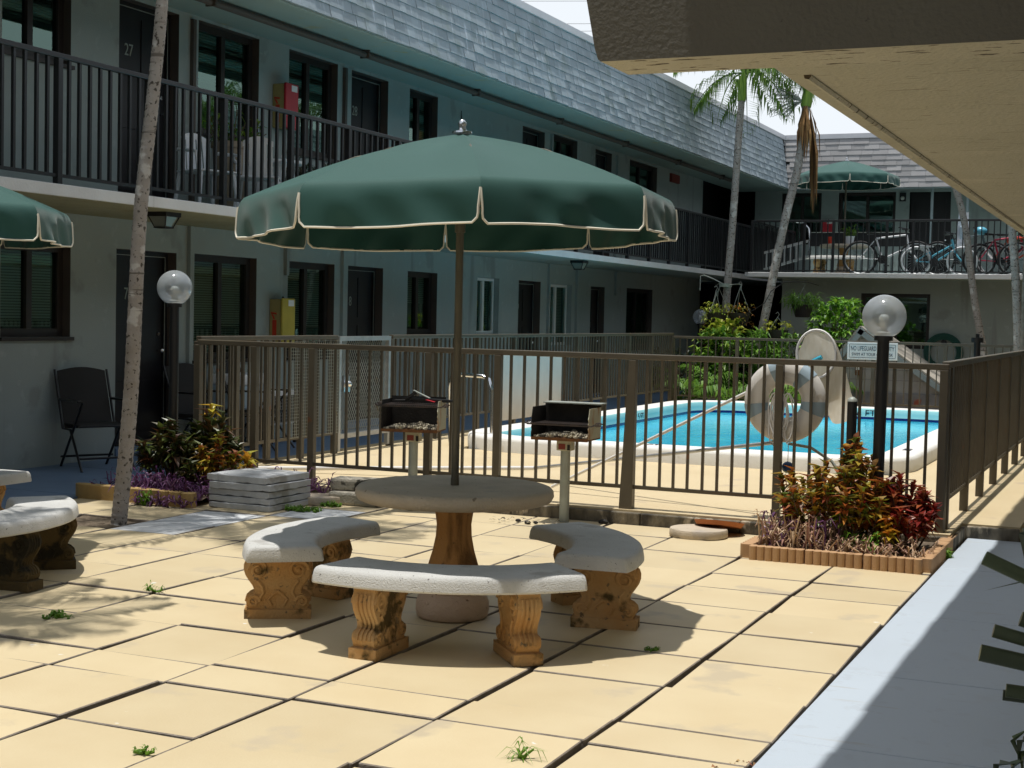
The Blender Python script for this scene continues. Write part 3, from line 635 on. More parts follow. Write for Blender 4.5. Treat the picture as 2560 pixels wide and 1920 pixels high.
def window_y(y, x0, x1, z0, z1, blind=.5):
    m = MB(); yi = y+.12
    for q in ([(x0, y, z0), (x0, yi, z0), (x0, yi, z1), (x0, y, z1)], [(x1, y, z0), (x1, y, z1), (x1, yi, z1), (x1, yi, z0)], [(x0, y, z1), (x0, yi, z1), (x1, yi, z1), (x1, y, z1)], [(x0, y, z0), (x1, y, z0), (x1, yi, z0), (x0, yi, z0)]): m.face(q)
    t = .075; xm = (x0+x1)/2
    for a, b, c, e in ((x0, x0+t, z0, z1), (x1-t, x1, z0, z1), (x0+t, x1-t, z1-t, z1), (x0+t, x1-t, z0, z0+t), (xm-.035, xm+.035, z0+t, z1-t)): m.box(a+.001, b-.001, yi-.03, yi+.03, c+.001, e-.001)
    o = loc(m, FO).build('window', DARKB, bf)
    for a, b in ((x0+t, xm-.035), (xm+.035, x1-t)):
        p = MB(); p.face([(a, yi, z0+t), (b, yi, z0+t), (b, yi, z1-t), (a, yi, z1-t)]); loc(p, FO).build('pane', GLASS, o)
    s = MB(); zz = z1-t
    while zz > z1-t-(z1-z0)*blind: s.box(x0+t, x1-t, yi+.05, yi+.07, zz-.02, zz-.001); zz -= .028
    loc(s, FO).build('blind', BLIND, o)
    box = MB().box(x0-.1, x1+.1, yi+.4, yi+.45, z0-.1, z1+.1); loc(box, FO).build('dark_interior', DIM, o)
window_y(30.05, *lo[0], blind=.05)
for q in (0, 1, 3): window_y(34.5, *hi[q], blind=.5)
m = MB(); m.box(-5.40, -4.51, 34.60, 34.65, 2.46, 4.48)
for (u0, u1) in ((.12, .46), (.54, .88)):
    for (v0, v1) in ((.07, .33), (.38, .62), (.67, .93)): m.box(-5.4+.89*u0, -5.4+.89*u1, 34.59, 34.6, 2.46+2.02*v0, 2.46+2.02*v1)
dr = loc(m, FO).build('door', DOORM, bf)
m = MB(); m.ball((-4.6, 34.56, 3.4), .03); loc(m, FO).build('handle', CHROME, dr)
for xx in (-4.75, -4.0): loc(MB().tube([(xx, 33.35, 2.43), (xx, 33.35, 4.55)], .032), FO).build('post', SHEDT, bf, smooth=40)
box_part('soffit', SOFF, -9.4, 4, 32.98, 34.6, 4.56, 4.62)
box_part('fascia', SHEDT, -7.86, 4, 32.99, 33.03, 4.44, 4.56)
m = shingles((-7.85, 32.97, 4.48), (4, 32.97, 4.48), (0, .17, 1.1), (0, -1, .155), 9, (.24, .36), endk=-.17, thick=.02)
m2 = MB(); m2.face([(-7.85, 32.976, 4.47), (4, 32.976, 4.47), (4, 33.146, 5.58), (-8.02, 33.146, 5.58)])
rf = loc(m2, FO).build('roof', DIM, bf); loc(m, FO).build('shingles', SHIN2, rf)
box_part('coping', COPE, -8.0, 4, 33.11, 33.5, 5.578, 5.69, bev=.006)
box_part('roof_deck', DIM, -14, 4, 33.3, 40, 5.2, 5.56)
railing('terrace_railing', 'black railing with thin balusters along the far terrace in front of the bicycles', (-7.62, 29.08), (3.5, 29.08), 3.50, 2.50, [0, 1.05, 1.62, 2.65, 3.15, 4.3, 5.4, 6.5, 7.6, 8.8, 10, 11.1], BLACKM, gap=.115, post_w=.05, bal=.02, zfoot=2.43, cat='railing')
railing('terrace_railing', 'black railing at the left end of the far terrace beside the ladder', (-7.64, 29.12), (-7.64, 32.8), 3.50, 2.50, [0, 1.2, 2.4, 3.66], BLACKM, gap=.115, post_w=.05, bal=.02, zfoot=2.43, cat='railing')
dv = thing('terrace_divider', 'dark topped divider of pale boards behind the terrace table', 'divider', (-7.1, 32.0, 2.43))
MB().box(0, 2.1, -.02, .02, .70, .99).build('top_board', BLACKM, dv); m = MB()
for i in range(13): m.box(.03+i*.16, .125+i*.16, -.012, .012, 0, .70)
m.build('board_panel', STUC, dv); MB().box(0, 2.1, -.03, .03, .99, 1.005).build('cap', STEEL, dv)
ext_cab((0, 0, 0), TANP, REDP, 'red fire extinguisher cabinet on the far terrace wall beside the umbrella pole')
t = [o for o in COL.objects if o.type == 'EMPTY' and o.name.startswith('extinguisher')][-1]; t.location = (-7.22, 34.5, 3.35); t.rotation_euler = (0, 0, -math.pi/2)
wl = thing('wall_lamp', 'small dark wall lamp beside the door on the far terrace', 'lamp', (-5.56, 34.5, 4.28))
MB().box(-.07, .07, -.06, 0, 0, .2).build('housing', BLACKM, wl, bevel=.01); MB().ball((0, -.07, .07), .045).build('bulb', FROST, wl, smooth=60); 

# ------------------------------------------------------------------ building overhead on the right
br = thing('apartment_building', 'near apartment building whose peeling concrete slab hangs overhead at the right', 'building', (0, 10, 0))
RO = Vector((0, 10, 0))
m = MB()
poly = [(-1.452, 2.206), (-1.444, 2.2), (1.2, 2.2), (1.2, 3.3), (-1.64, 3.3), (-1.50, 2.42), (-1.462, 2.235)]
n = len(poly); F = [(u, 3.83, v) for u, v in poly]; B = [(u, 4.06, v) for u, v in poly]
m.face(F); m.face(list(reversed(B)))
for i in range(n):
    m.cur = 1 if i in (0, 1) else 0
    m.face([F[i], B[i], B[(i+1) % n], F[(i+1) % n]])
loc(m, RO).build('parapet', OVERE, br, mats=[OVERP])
m = MB(); m.box(-1.017, 1.2, 4.061, 40, 2.2, 2.34); loc(m, RO).build('slab', OVER, br)
m = MB(); m.tube([(-.955, 4.2, 2.199), (-.955, 38, 2.199)], .012, 6); loc(m, RO).build('drip_strip', OVERP, br)
m = MB(); m.box(.62, .9, -4, 40, -.05, 4.6); loc(m, RO).build('wall', WHITE, br)
m = shingles((-1.36, 38, 4.48), (-1.36, -4, 4.48), (.17, 0, 1.1), (-1, 0, .155), 9, (.2, .34))
m2 = MB(); m2.face([(-1.354, 38, 4.47), (-1.354, -4, 4.47), (-1.18, -4, 5.58), (-1.18, 38, 5.58)])
rf = loc(m2, RO).build('roof', DIM, br); loc(m, RO).build('shingles', SHIN, rf)
m = MB(); m.box(-1.33, 5, -4, 38, 4.5, 4.58); m.box(-1.17, 5, -4, 38, 5.5, 5.6); loc(m, RO).build('roof_deck', SOFF, br)

bs = thing('apartment_building', 'unseen wing added behind the viewer to block low sky light, outside the picture', 'building', (-6, -5, 0))  # unseen wing, added to keep sky light off camera-facing sides
SO = Vector((-6, -5, 0))
m = MB(); m.box(-16, 4, -9, -4.5, -.05, 5.0); loc(m, SO).build('wall', STUC, bs)
m = MB(); m.box(-16, 4, -9, -3.2, 4.5, 5.6); loc(m, SO).build('roof', SHIN, bs)
m = MB(); m.box(-16, 4, -4.49, -3.3, 2.36, 2.45); loc(m, SO).build('balcony_slab', WHITE, bs)

# ------------------------------------------------------------------ umbrellas
UR = 1.03
def make_umbrella(name, label, loc_, rz, pole_bottom, ridge, apex, tilt=(0, 0)):
    t = thing(name, label, 'umbrella', loc_, rz, 'green market umbrellas')
    rngu = random.Random(5)
    pans = []; pip = MB()
    def ridge_pt(k): a = R(45*k); return Vector((UR*math.cos(a), UR*math.sin(a), ridge+tilt[0]*UR*math.cos(a)+tilt[1]*UR*math.sin(a)))
    A = Vector((0, 0, apex))
    for k in range(8):
        P, Q = ridge_pt(k), ridge_pt(k+1); nrm = (P+Q); nrm.z = 0; nrm.normalize()
        def tp(u, v, P=P, Q=Q):
            e = P.lerp(Q, u); q = A.lerp(e, v); dome = .030*math.sin(math.pi*v); q.z += dome*1.25
            q.z -= .024*math.sin(math.pi*u)*math.sin(math.pi*min(1, v))**.8
            return q
        top = MB(); pans.append(top); top.grid(tp, 26, 12)
        ph = rngu.uniform(0, 6); amp = rngu.uniform(.7, 1.25)
        def edge_in(v): return 0 if v < .30 else .012*min(1, (v-.30)/.4)+(.035*max(0, (v-.84)/.16)**2)
        def vf(u, v, P=P, Q=Q, nrm=nrm, ph=ph, amp=amp):
            W = (Q-P).length; ei = edge_in(v)/W*.75
            uu = ei+u*(1-2*ei); b = P.lerp(Q, uu)
            vv = v*v/(v+.06)*1.06; drop, outw = .205*vv, .010*v+.048*(1-math.exp(-v*6))
            fold = .022*amp*v*math.sin(uu*9+ph+3*v*math.cos(uu*5+ph))+.014*amp*v*math.sin(uu*19+ph*2-4*v)
            edge = .020*math.exp(-((uu-.07)/.06)**2)+.020*math.exp(-((uu-.93)/.06)**2)
            rad = Vector((b.x, b.y, 0)).normalized(); q = b+rad*outw+nrm*(fold*min(1, v*2)*math.sin(math.pi*min(1, max(0, uu*1.0)))-.3*edge*v); q.z -= drop+.006*math.sin(uu*6+ph)*v
            return q
        top.grid(vf, 26, 14)
        path = [vf(0, v/10)+nrm*.002 for v in range(3, 11)]+[vf(u/14, 1)+nrm*.002 for u in range(1, 14)]+[vf(1, v/10)+nrm*.002 for v in range(10, 2, -1)]
        pip.tube(path, .0055, 5)
    al = MB()
    for pn in pans:                                     # every panel is welded to its own flap, the seams between panels stay crisp
        key = {}; mp_ = []
        for v in pn.v:
            k_ = (round(v[0]*900), round(v[1]*900), round(v[2]*900))
            if k_ not in key: key[k_] = len(al.v); al.v.append(v)
            mp_.append(key[k_])
        for f in pn.f:
            g_ = []
            for i_ in f:
                if mp_[i_] not in g_: g_.append(mp_[i_])
            if len(g_) > 2: al.f.append(tuple(g_)); al.mi.append(0)
    cp = al.build('canopy', CANV, t, smooth=75)
    pip.build('piping', PIPING, cp, smooth=60)
    rb = MB()
    for k in range(8):
        P = ridge_pt(k); rb.tube([(0, 0, apex-.03), A.lerp(P, .5)+Vector((0, 0, .035)), P-Vector((0, 0, .012))], .006, 5); rb.tube([(0, 0, ridge-.10), A.lerp(P, .52)+Vector((0, 0, .03))], .005, 5)
    rb.build('ribs', POLEM, t)
    m = MB(); m.tube([(0, 0, pole_bottom), (0, 0, ridge-.16)], .0195, 12); m.tube([(0, 0, ridge-.17), (0, 0, apex-.02)], .026, 12); m.tube([(0, 0, pole_bottom), (0, 0, pole_bottom+.05)], .0215, 12)
    m.build('pole', POLEM, t, smooth=40)
    m = MB(); m.lathe([(.05, 0), (.048, .008), (.022, .014), (.017, .03), (.021, .04), (.021, .05), (.012, .064), (.002, .068)], 14, (0, 0, apex+.002)); m.build('finial', CHROME, t, smooth=50)
    return t
make_umbrella('umbrella', 'large dark green umbrella with white piping over the centre stone table', (-3.174, 6.528, 0), R(30.3), .64, 2.067, 2.378, (.025, -.015))
make_umbrella('umbrella', 'dark green umbrella cut off by the left edge of the picture', (-6.943, 6.50, 0), R(5.1), .64, 2.067, 2.378)
make_umbrella('umbrella', 'small looking green umbrella standing on the far upper terrace', (-6.09, 30.6, 2.44), R(15), .68, 2.06, 2.37)

# ------------------------------------------------------------------ stone table and curved benches
def make_table(label, loc_):
    t = thing('stone_table', label, 'table', loc_, 0, 'round cast stone tables')
    m = MB(); m.lathe([(.05, .58), (.46, .578), (.478, .585), (.492, .61), (.49, .632), (.478, .646), (.462, .652), (.02, .653)], 72, mod=lambda a, z: 1+.006*noise.noise((math.cos(a)*6, math.sin(a)*6, z*9)))
    m.build('tabletop', CONCT, t, smooth=50)
    m = MB(); fl = lambda a, z: 1+.055*abs(math.sin(a*5))**.8 if z > .21 else 1
    m.lathe([(.115, .19), (.125, .215), (.118, .26), (.098, .33), (.085, .40), (.082, .46), (.09, .52), (.11, .56), (.128, .578)], 80, mod=fl)
    m.build('pedestal', PEDM, t, smooth=50)
    m = MB(); m.lathe([(.165, 0), (.176, .01), (.182, .04), (.181, .075), (.172, .10), (.148, .118), (.143, .126), (.15, .138), (.153, .15), (.147, .165), (.128, .172), (.122, .182), (.128, .195), (.116, .205)], 48, mod=lambda a, z: 1+.006*noise.noise((math.cos(a)*4, math.sin(a)*4, z*9)))
    m.build('base', PEDB, t, smooth=50); return t
make_table('round tan cast stone table under the large centre umbrella', (-3.174, 6.528, 0))
make_table('round cast stone table off the left edge under the cut off umbrella', (-6.943, 6.50, 0))
make_table('round stone table on the far upper terrace under the green umbrella', (-6.09, 30.6, 2.44))
LEGPOLY = [(.155, 0), (.155, .052), (.140, .055), (.148, .068), (.152, .085), (.148, .105), (.132, .120), (.112, .130), (.108, .145), (.116, .165), (.134, .19), (.150, .215), (.158, .24), (.158, .262), (.150, .285), (.143, .30), (.146, .312)]
def bench_leg(mb):
    poly = [(x, z) for x, z in LEGPOLY]+[(-x, z) for x, z in reversed(LEGPOLY)]
    mb.prism(poly, lambda u, v, t_: (u, t_, v), -.052, .052)
    mb.box(-.16, .16, -.066, .066, 0, .050)
    for sd in (-1, 1):
        yy = .052*sd
        for (cx, cz, r0, sg_) in ((.098, .243, .050, 1), (-.098, .243, .050, -1), (.115, .088, .030, -1), (-.115, .088, .030, 1)):
            pts = []
            for q in range(26):
                a = q/25*3.6*math.pi; r = r0*(1-q/27); pts.append((cx+sg_*r*math.cos(a), yy, cz+r*math.sin(a)))
            mb.tube(pts, [.012-.006*q/25 for q in range(26)], 6)
            mb.ball((cx, yy, cz), r0*.26, 8, 6)
        for s in (-1, 1):
            mb.tube([(s*.098, yy, .19), (s*.075, yy, .16), (s*.07, yy, .13), (s*.085, yy, .105)], .010, 6)
            mb.tube([(s*.03, yy, .07), (s*.045, yy, .10), (s*.02, yy, .125), (0, yy, .14)], .009, 6)
    for s in (-1, 1):      # ribs on the narrow ends
        for yy in (-.03, -.01, .01, .03):
            mb.tube([((x+.001)*s, yy, z) for x, z in LEGPOLY[4:15]], .0075, 5)
def make_bench():
    t = thing('stone_bench', 'x', 'bench', (0, 0, 0), 0, 'curved cast stone benches')
    H = R(34.5); prof = []
    ri, ro, zb, zt = .725, 1.09, .312, .384
    sec = [(ri+.006, zb), (ri, zb+.008), (ri+.006, zt-.026), (ri+.014, zt-.010), (ri+.026, zt-.002), (ri+.045, zt), (ro-.045, zt), (ro-.026, zt-.002), (ro-.014, zt-.010), (ro-.006, zt-.026), (ro, zb+.008), (ro-.006, zb)]
    m = MB(); n = 40; k = len(sec); base = 0
    offs = [(-H, .035, .014), (-H, .012, .003)]
    sl = []
    for i in range(n+1):
        a = -H+2*H*i/n; sl.append((a, 0, 0))
    sl = [(-H-.014, .02, .018), (-H-.008, .006, .005)]+sl+[(H+.008, .006, .005), (H+.014, .02, .018)]
    for a0_, shr, dz in sl:
        for (r, z) in sec:
            rc, zc = (ri+ro)/2, (zb+zt)/2
            rr_ = rc+(r-rc)*(1-shr*1.2); zz = z-(dz if z > zc else 0)
            a = a0_*(1.045-.09*(r-ri)/(ro-ri))
            w_ = .0015*noise.noise((r*9, a*11, z*9)); m.v.append(((rr_+w_)*math.cos(a), (rr_+w_)*math.sin(a), zz+.0008*noise.noise((r*5+4, a*8, 1))))
    N_ = len(sl)
    for i in range(N_-1):
        for j in range(k): m.f.append((i*k+j, (i+1)*k+j, (i+1)*k+(j+1) % k, i*k+(j+1) % k)); m.mi.append(0)
    m.f.append(tuple(range(k))); m.f.append(tuple((N_-1)*k+j for j in reversed(range(k)))); m.mi += [0, 0]
    m.build('seat', CONC, t, smooth=42)
    for s in (-1, 1):
        a = s*R(19.5); L_ = MB(); bench_leg(L_)
        M = Matrix.Translation((.915*math.cos(a), .915*math.sin(a), 0)) @ Matrix.Rotation(a, 4, 'Z')
        L_.v = [tuple(M @ Vector(v)) for v in L_.v]; L_.build('leg', CONCL, t, smooth=45)
    return t
bench0 = make_bench()
bench0.location = (-3.125, 6.565, 0); bench0.rotation_euler = (0, 0, R(-69)); bench0['label'] = 'curved white stone bench in front of the centre table, nearest to the viewer'
dup(bench0, (-3.32, 6.50, 0), R(31), 'curved stone bench on the right side of the centre table')
dup(bench0, (-3.11, 6.54, 0), R(191), 'curved stone bench on the left side of the centre table, half in sun')
mossy = dup(bench0, (-6.426, 5.93, 0), R(24), 'curved stone bench with mossy dark legs at the left picture edge')
CONCD = mat('cast_concrete_mossy', (.10, .065, .022), (.055, .04, .016), rough=.9, scale=6, bump=.6, bscale=70, spot=(.02, .016, .008), sscale=7, sth=.52)
for ch in mossy.children:
    if ch.name.startswith('leg'): ch.data = ch.data.copy(); ch.data.materials[0] = CONCD
dup(bench0, (-7.0, 6.62, 0), R(118), 'stone bench mostly outside the left picture edge, behind the mossy legged one')
dup(bench0, (-6.09, 30.6, 2.44), R(-90), 'stone bench on the far terrace in front of the round table')

# ------------------------------------------------------------------ grills on posts
def make_grill(label, loc_, rz, grate_z, shelf, side):
    t = thing('park_grill', label, 'grill', loc_, rz, 'pedestal grills by the pool fence')
    W, Dp, H, z0 = .215, .15, .22, .62
    m = MB(); m.tube([(0, 0, 0), (0, 0, z0-.05)], .036, 16); m.build('post', STEEL, t, smooth=40)
    m = MB(); m.box(-.055, .055, -.05, .05, z0-.095, z0-.02); c = m.build('collar', GRILLS, t, bevel=.006)
    m = MB(); m.box(-.038, .014, -.0525, -.0505, z0-.085, z0-.045); lb = m.build('maker_plate', REDLAB, c)
    m = MB(); m.box(.03, .05, -.056, -.051, z0-.09, z0-.05); m.build('bolt_head', SOOT, c)
    m = MB(); m.box(-W, W, -Dp, Dp, z0-.012, z0); m.box(-W, W, -Dp-.004, -Dp+.002, z0-.016, z0+.006); m.build('tray', RUST, t)
    m = MB(); m.box(-W, W, Dp-.005, Dp, z0, z0+H+.02); m.build('back_panel', SOOT, t)
    for s in (-1, 1):
        m = MB(); zs = [0, .04, .055, .075, .09, .11, .125, .145, .16, H]
        ys = [-Dp, -Dp, -Dp+.012, -Dp, -Dp+.012, -Dp, -Dp+.012, -Dp, -Dp+.010, -Dp+.03]
        poly = [(y, z0+z) for y, z in zip(ys, zs)]+[(Dp-.006, z0+H), (Dp-.006, z0)]
        m.prism(poly, lambda u, v, q: (q, u, v), s*W-.002*s, s*(W+.003))
        if s < 0:
            m.cur = 0
        m.build('side_panel', side if s > 0 else SOOT, t)
    m = MB()
    for q in range(25): m.bar((-W+.008+q*.0172, -Dp-.01, z0+grate_z), (-W+.008+q*.0172, Dp-.012, z0+grate_z), .006)
    for y in (-Dp-.008, 0, Dp-.014): m.bar((-W-.03, y, z0+grate_z-.008), (W+.03, y, z0+grate_z-.008), .008)
    for s in (-1, 1):
        m.tube([(s*(W+.02), -Dp, z0+grate_z-.008), (s*(W+.045), -Dp-.005, z0+grate_z), (s*(W+.05), -Dp+.05, z0+grate_z)], .006, 6)
        m.tube([(s*(W+.045)+.014*math.cos(q*.9), -Dp+.05+q*.004, z0+grate_z+.014*math.sin(q*.9)) for q in range(26)], .003, 4)
    m.build('grate', GRATE, t)
    if shelf: m = MB(); m.box(-W+.02, W+.03, Dp-.11, Dp+.05, z0+H+.022, z0+H+.030); m.build('warming_shelf', STEEL, t)
    m = MB(); r_ = random.Random(3)
    for q in range(150):
        x, y = r_.uniform(-W+.02, W-.02), r_.uniform(-Dp+.01, Dp-.02); s_ = r_.uniform(.006, .016)
        M = Matrix.Translation((x, y, z0+.006+.03*math.exp(-(x/.12)**2)*r_.random()+.02*(y+Dp))) @ Matrix.Rotation(r_.uniform(0, 3), 4, 'Z') @ Matrix.Rotation(r_.uniform(-.6, .6), 4, 'X')
        m.box(-s_*1.4, s_*1.4, -s_, s_, -s_*.6, s_*.6, M)
    a = m.build('ash', ASH, t); a['kind'] = 'stuff'
    return t
make_grill('rusty grill on a post, its upper shelf standing above the soot black grate', (-3.94, 9.93, 0), R(3), .105, True, GRILLS)
make_grill('rusty grill on a post with a grill brush and tongs lying on its grate', (-5.17, 9.9, 0), R(14), .185, False, GRILLS)
br_ = thing('grill_brush', 'black grill brush with a bent scraper resting on the left grill', 'brush', (-5.17, 9.9, .81), R(14))
m = MB(); m.bar((-.05, .02, .035), (.32, -.02, .028), .022); m.bar((-.06, .07, .02), (.33, .02, .02), .014); m.build('handle', BLACKM, br_, bevel=.004)
m = MB(); m.bar((-.07, .02, .03), (.01, .02, .09), .05, .02); m.bar((-.16, .04, .018), (-.02, .03, .022), .06, .012); m.build('head', SOOT, br_)
m = MB(); m.bar((-.01, .02, .10), (.12, .0, .045), .03, .006); m.build('scraper', STEEL, br_)
m = MB(); m.bar((.10, -.03, .035), (.17, -.04, .02), .035, .003); m.build('red_tag', REDP, br_)

# ------------------------------------------------------------------ globe lamps
def make_lamp(label, loc_, h, lean=(0, 0), rr_=.141):
    t = thing('globe_lamp', label, 'lamp post', loc_, 0, 'globe lamp posts')
    lx, ly = lean
    m = MB(); m.tube([(0, 0, 0), (lx, ly, h)], .0385, 18); m.tube([(lx, ly, h-.02), (lx, ly, h+.012)], .06, 18); m.build('post', BLACKM, t, smooth=40)
    m = MB(); n = 28; prof = []
    for i in range(n+1):
        a = -math.pi/2+R(27)+(math.pi-R(27))*i/n; prof.append((max(.0005, rr_*math.cos(a)), rr_*math.sin(a)))
    cz = h+.012+rr_*math.cos(R(27))
    m.lathe(prof, 40, (lx, ly, cz), cap=False); m.build('globe', GLOBE, t, smooth=80)
    m = MB(); m.lathe([(.05, 0), (.05, .02), (.028, .03), (.026, .07), (.034, .09), (.036, .12), (.02, .138), (.002, .14)], 20, (lx, ly, h+.012)); m.build('bulb_socket', FROST, t, smooth=50)
    return t
make_lamp('black lamp post with a clear globe in the croton bed at the right', (-1.675, 9.75, 0), 1.405, (.01, 0))
make_lamp('black lamp post with a clear globe in the left planting bed by the palm', (-7.35, 9.85, 0), 1.52)
make_lamp('small far globe lamp in shade beside the hanging baskets', (-7.95, 26.7, 0), 1.40)
bo = thing('post_light', 'slim black post with a flat cap behind the right end of the fence', 'post', (-1.77, 16, .1))
MB().tube([(0, 0, 0), (0, 0, 1.22)], .033, 12).build('post', BLACKM, bo, smooth=40); m = MB(); m.tube([(0, 0, 1.22), (0, 0, 1.27)], .062, 12); m.tube([(0, 0, 1.27), (0, 0, 1.31)], .02, 8); m.build('cap', BLACKM, bo, smooth=40)
sp = thing('bare_post', 'short bare black post with a grey cap in the croton bed', 'post', (-1.89, 9.95, 0))
MB().tube([(0, 0, 0), (0.0, 0, .97)], .033, 12).build('post', BLACKM, sp, smooth=40); MB().lathe([(.034, 0), (.032, .015), (.012, .03), (.002, .032)], 12, (0, 0, .97)).build('cap', STEEL, sp, smooth=50)

# ------------------------------------------------------------------ palms
def trunk_mesh(pts, r0, r1, ring, amp, n=14, seed=0):
    """tapering trunk with ring scars, smooth path through pts"""
    m = MB(); P = [Vector(p) for p in pts]; path = []; rs = []
    L = sum((b-a).length for a, b in zip(P, P[1:])); nn = max(30, int(L/ring)*4); rz_ = random.Random(seed)
    def at(s):
        q = s*(len(P)-1); i = min(int(q), len(P)-2); f = q-i
        p0, p1, p2, p3 = P[max(i-1, 0)], P[i], P[i+1], P[min(i+2, len(P)-1)]
        return .5*((2*p1)+(p2-p0)*f+(2*p0-5*p1+4*p2-p3)*f*f+(3*p1-p0-3*p2+p3)*f**3)
    for i in range(nn+1):
        s = i/nn; path.append(at(s)); ph = (i % 4)
        rs.append((r0+(r1-r0)*s)*(1+(amp if ph == 0 else -amp*.4 if ph == 1 else 0)+rz_.uniform(-.008, .008)))
    rs[0] *= 1.06
    m.tube(path, rs, n); return m
def frond(m, base, az, elev, L, droop, nl=26, lw=.035, ll=.5, tw=0, seed=0):
    r_ = random.Random(seed); p = Vector(base); d = Vector((math.cos(az)*math.cos(elev), math.sin(az)*math.cos(elev), math.sin(elev)))
    pts = [p.copy()]; n = 14
    for i in range(n):
        d.z -= droop/n; d.normalize(); p = p+d*(L/n); pts.append(p.copy())
    m.tube(pts, [.016*(1-i/(n+3)) for i in range(n+1)], 5)
    for i in range(nl):
        s = .14+.84*i/nl; q = s*n; k_ = min(int(q), n-1); a = pts[k_].lerp(pts[k_+1], q-k_); dd = (pts[k_+1]-pts[k_]).normalized()
        sd = dd.cross(Vector((0, 0, 1))); sd = sd.normalized() if sd.length > .05 else Vector((1, 0, 0))
        le = ll*math.sin(math.pi*(.18+.78*s))**.8*r_.uniform(.85, 1.1)
        for sg_ in (-1, 1):
            dr = (sd*sg_*.85+dd*.62+Vector((0, 0, -.18+r_.uniform(-.2, .25)))).normalized()
            m.leaf(a, dr, le, lw, .55+r_.uniform(0, .25), fold=.18)
def make_palm(label, pts, r0, r1, crown=None, nf=13, shaft=True, mt=BARK, ring=.055, amp=.045, fl=1.7, seed=0, dead=0, seeds=False, droop=1.3):
    b = Vector(pts[0]); t = thing('palm_tree', label, 'palm tree', b, 0, 'slender palms in the courtyard')
    o = trunk_mesh([Vector(p)-b for p in pts], r0, r1, ring, amp, seed=seed).build('trunk', mt, t, smooth=70)
    top = Vector(pts[-1])-b; r_ = random.Random(seed)
    if shaft:
        dirn = (Vector(pts[-1])-Vector(pts[-2])).normalized(); st = top+dirn*.5
        m = MB(); m.tube([top, top+dirn*.12, top+dirn*.35, st], [r1*1.25, r1*1.45, r1*1.15, r1*.75], 14); m.build('crownshaft', SHAFT, t, smooth=60)
    else: st = top
    m = MB()
    for i in range(nf): frond(m, st, 2*math.pi*(i*.382)+r_.uniform(-.2, .2), r_.uniform(.15, 1.15), fl*r_.uniform(.8, 1.1), droop*r_.uniform(.7, 1.3), seed=seed*50+i, ll=fl*.30, lw=.034)
    m.build('crown', FROND, t)
    if dead:
        m = MB()
        for i in range(dead):
            a = r_.uniform(-1.9, 1.2); l = r_.uniform(.7, 1.4)
            for j in range(10):
                p0 = top+Vector((math.cos(a)*r1*1.1, math.sin(a)*r1*1.1, r_.uniform(-.1, .05)))
                m.leaf(p0, (math.cos(a)*.16+r_.uniform(-.14, .14), math.sin(a)*.16+r_.uniform(-.1, .1), -1), l*r_.uniform(.4, 1.0), .05, .12)
        for j in range(16): m.leaf(top+Vector((r1*1.2, -r1, -.02)), (.10+r_.uniform(-.05, .05), -.05, -1), 1.9*r_.uniform(.75, 1), .09, .05)
        m.build('dead_fronds', DEADF, t)
    if seeds:
        m = MB()
        for j in range(46):
            d_ = Vector((-1+r_.uniform(-.2, .5), r_.uniform(-.5, .5), r_.uniform(-.9, .5))).normalized(); a0 = top+Vector((-r1, 0, .1)); e = a0+d_*r_.uniform(.2, .55)
            m.tube([a0, a0.lerp(e, .5)+Vector((0, 0, .04)), e], .007, 4)
            for k_ in range(3): m.tube([e, e+Vector((r_.uniform(-.12, .05), r_.uniform(-.1, .1), r_.uniform(-.1, .1)))], .005, 3)
        m.build('flower_stalk', STEEL, t)
    return t
make_palm('near palm with a pale ringed trunk rising past the left lamp post', [(-6.585, 8.22, -.02), (-6.55, 8.29, .85), (-6.535, 8.35, 2.07), (-6.49, 8.42, 2.93), (-6.455, 8.47, 3.63), (-6.42, 8.5, 4.7)], .055, .038, nf=14, fl=1.75, seed=1, ring=.062)
make_palm('palm standing outside the left picture edge, casting frond shadows', [(-5.9, 4.75, -.02), (-5.88, 4.8, 2), (-5.85, 4.85, 4.2)], .06, .045, nf=13, fl=1.6, seed=2, ring=.08)
make_palm('straight far palm whose green crown shows below the overhanging slab', [(-7.08, 25.33, 0), (-7.08, 25.34, 1.67), (-7.03, 25.43, 3.19), (-6.985, 25.52, 4.81), (-6.97, 25.57, 5.35)], .070, .058, nf=15, fl=1.55, seed=3, mt=BARK, ring=.085, droop=2.0)
make_palm('leaning far palm with brown dead fronds hanging below its green shaft', [(-6.58, 24.9, 0), (-6.37, 25.08, 1.24), (-6.08, 25.3, 3.17), (-5.9, 25.43, 4.15), (-5.825, 25.5, 5.0), (-5.81, 25.52, 5.2)], .073, .068, nf=11, fl=1.5, seed=4, mt=BARK, ring=.085, dead=5, seeds=True, droop=.9)
make_palm('far palm leaning left in front of the plain wall at the right', [(-2.55, 26.1, 0), (-2.85, 26.09, 1.39), (-2.99, 26.07, 2.13), (-3.16, 26.05, 3.21), (-3.36, 26.0, 3.95), (-3.6, 25.95, 4.9)], .064, .052, nf=11, fl=1.4, seed=5, ring=.085)
make_palm('rightmost palm with strongly ringed trunk at the picture edge', [(-1.93, 23.2, .05), (-1.99, 23.2, 1.35), (-2.04, 23.2, 2.07), (-2.11, 23.2, 2.75), (-2.2, 23.2, 3.6), (-2.3, 23.2, 4.6)], .068, .055, nf=10, fl=1.4, seed=6, ring=.10, amp=.06)
tag(MB().tube([(-1.86, 22.6, .05), (-1.86, 22.6, 2.9)], .046, 12).build('bare_pole', BARKD, smooth=50), 'grey bare pole right beside the rightmost palm', 'pole')

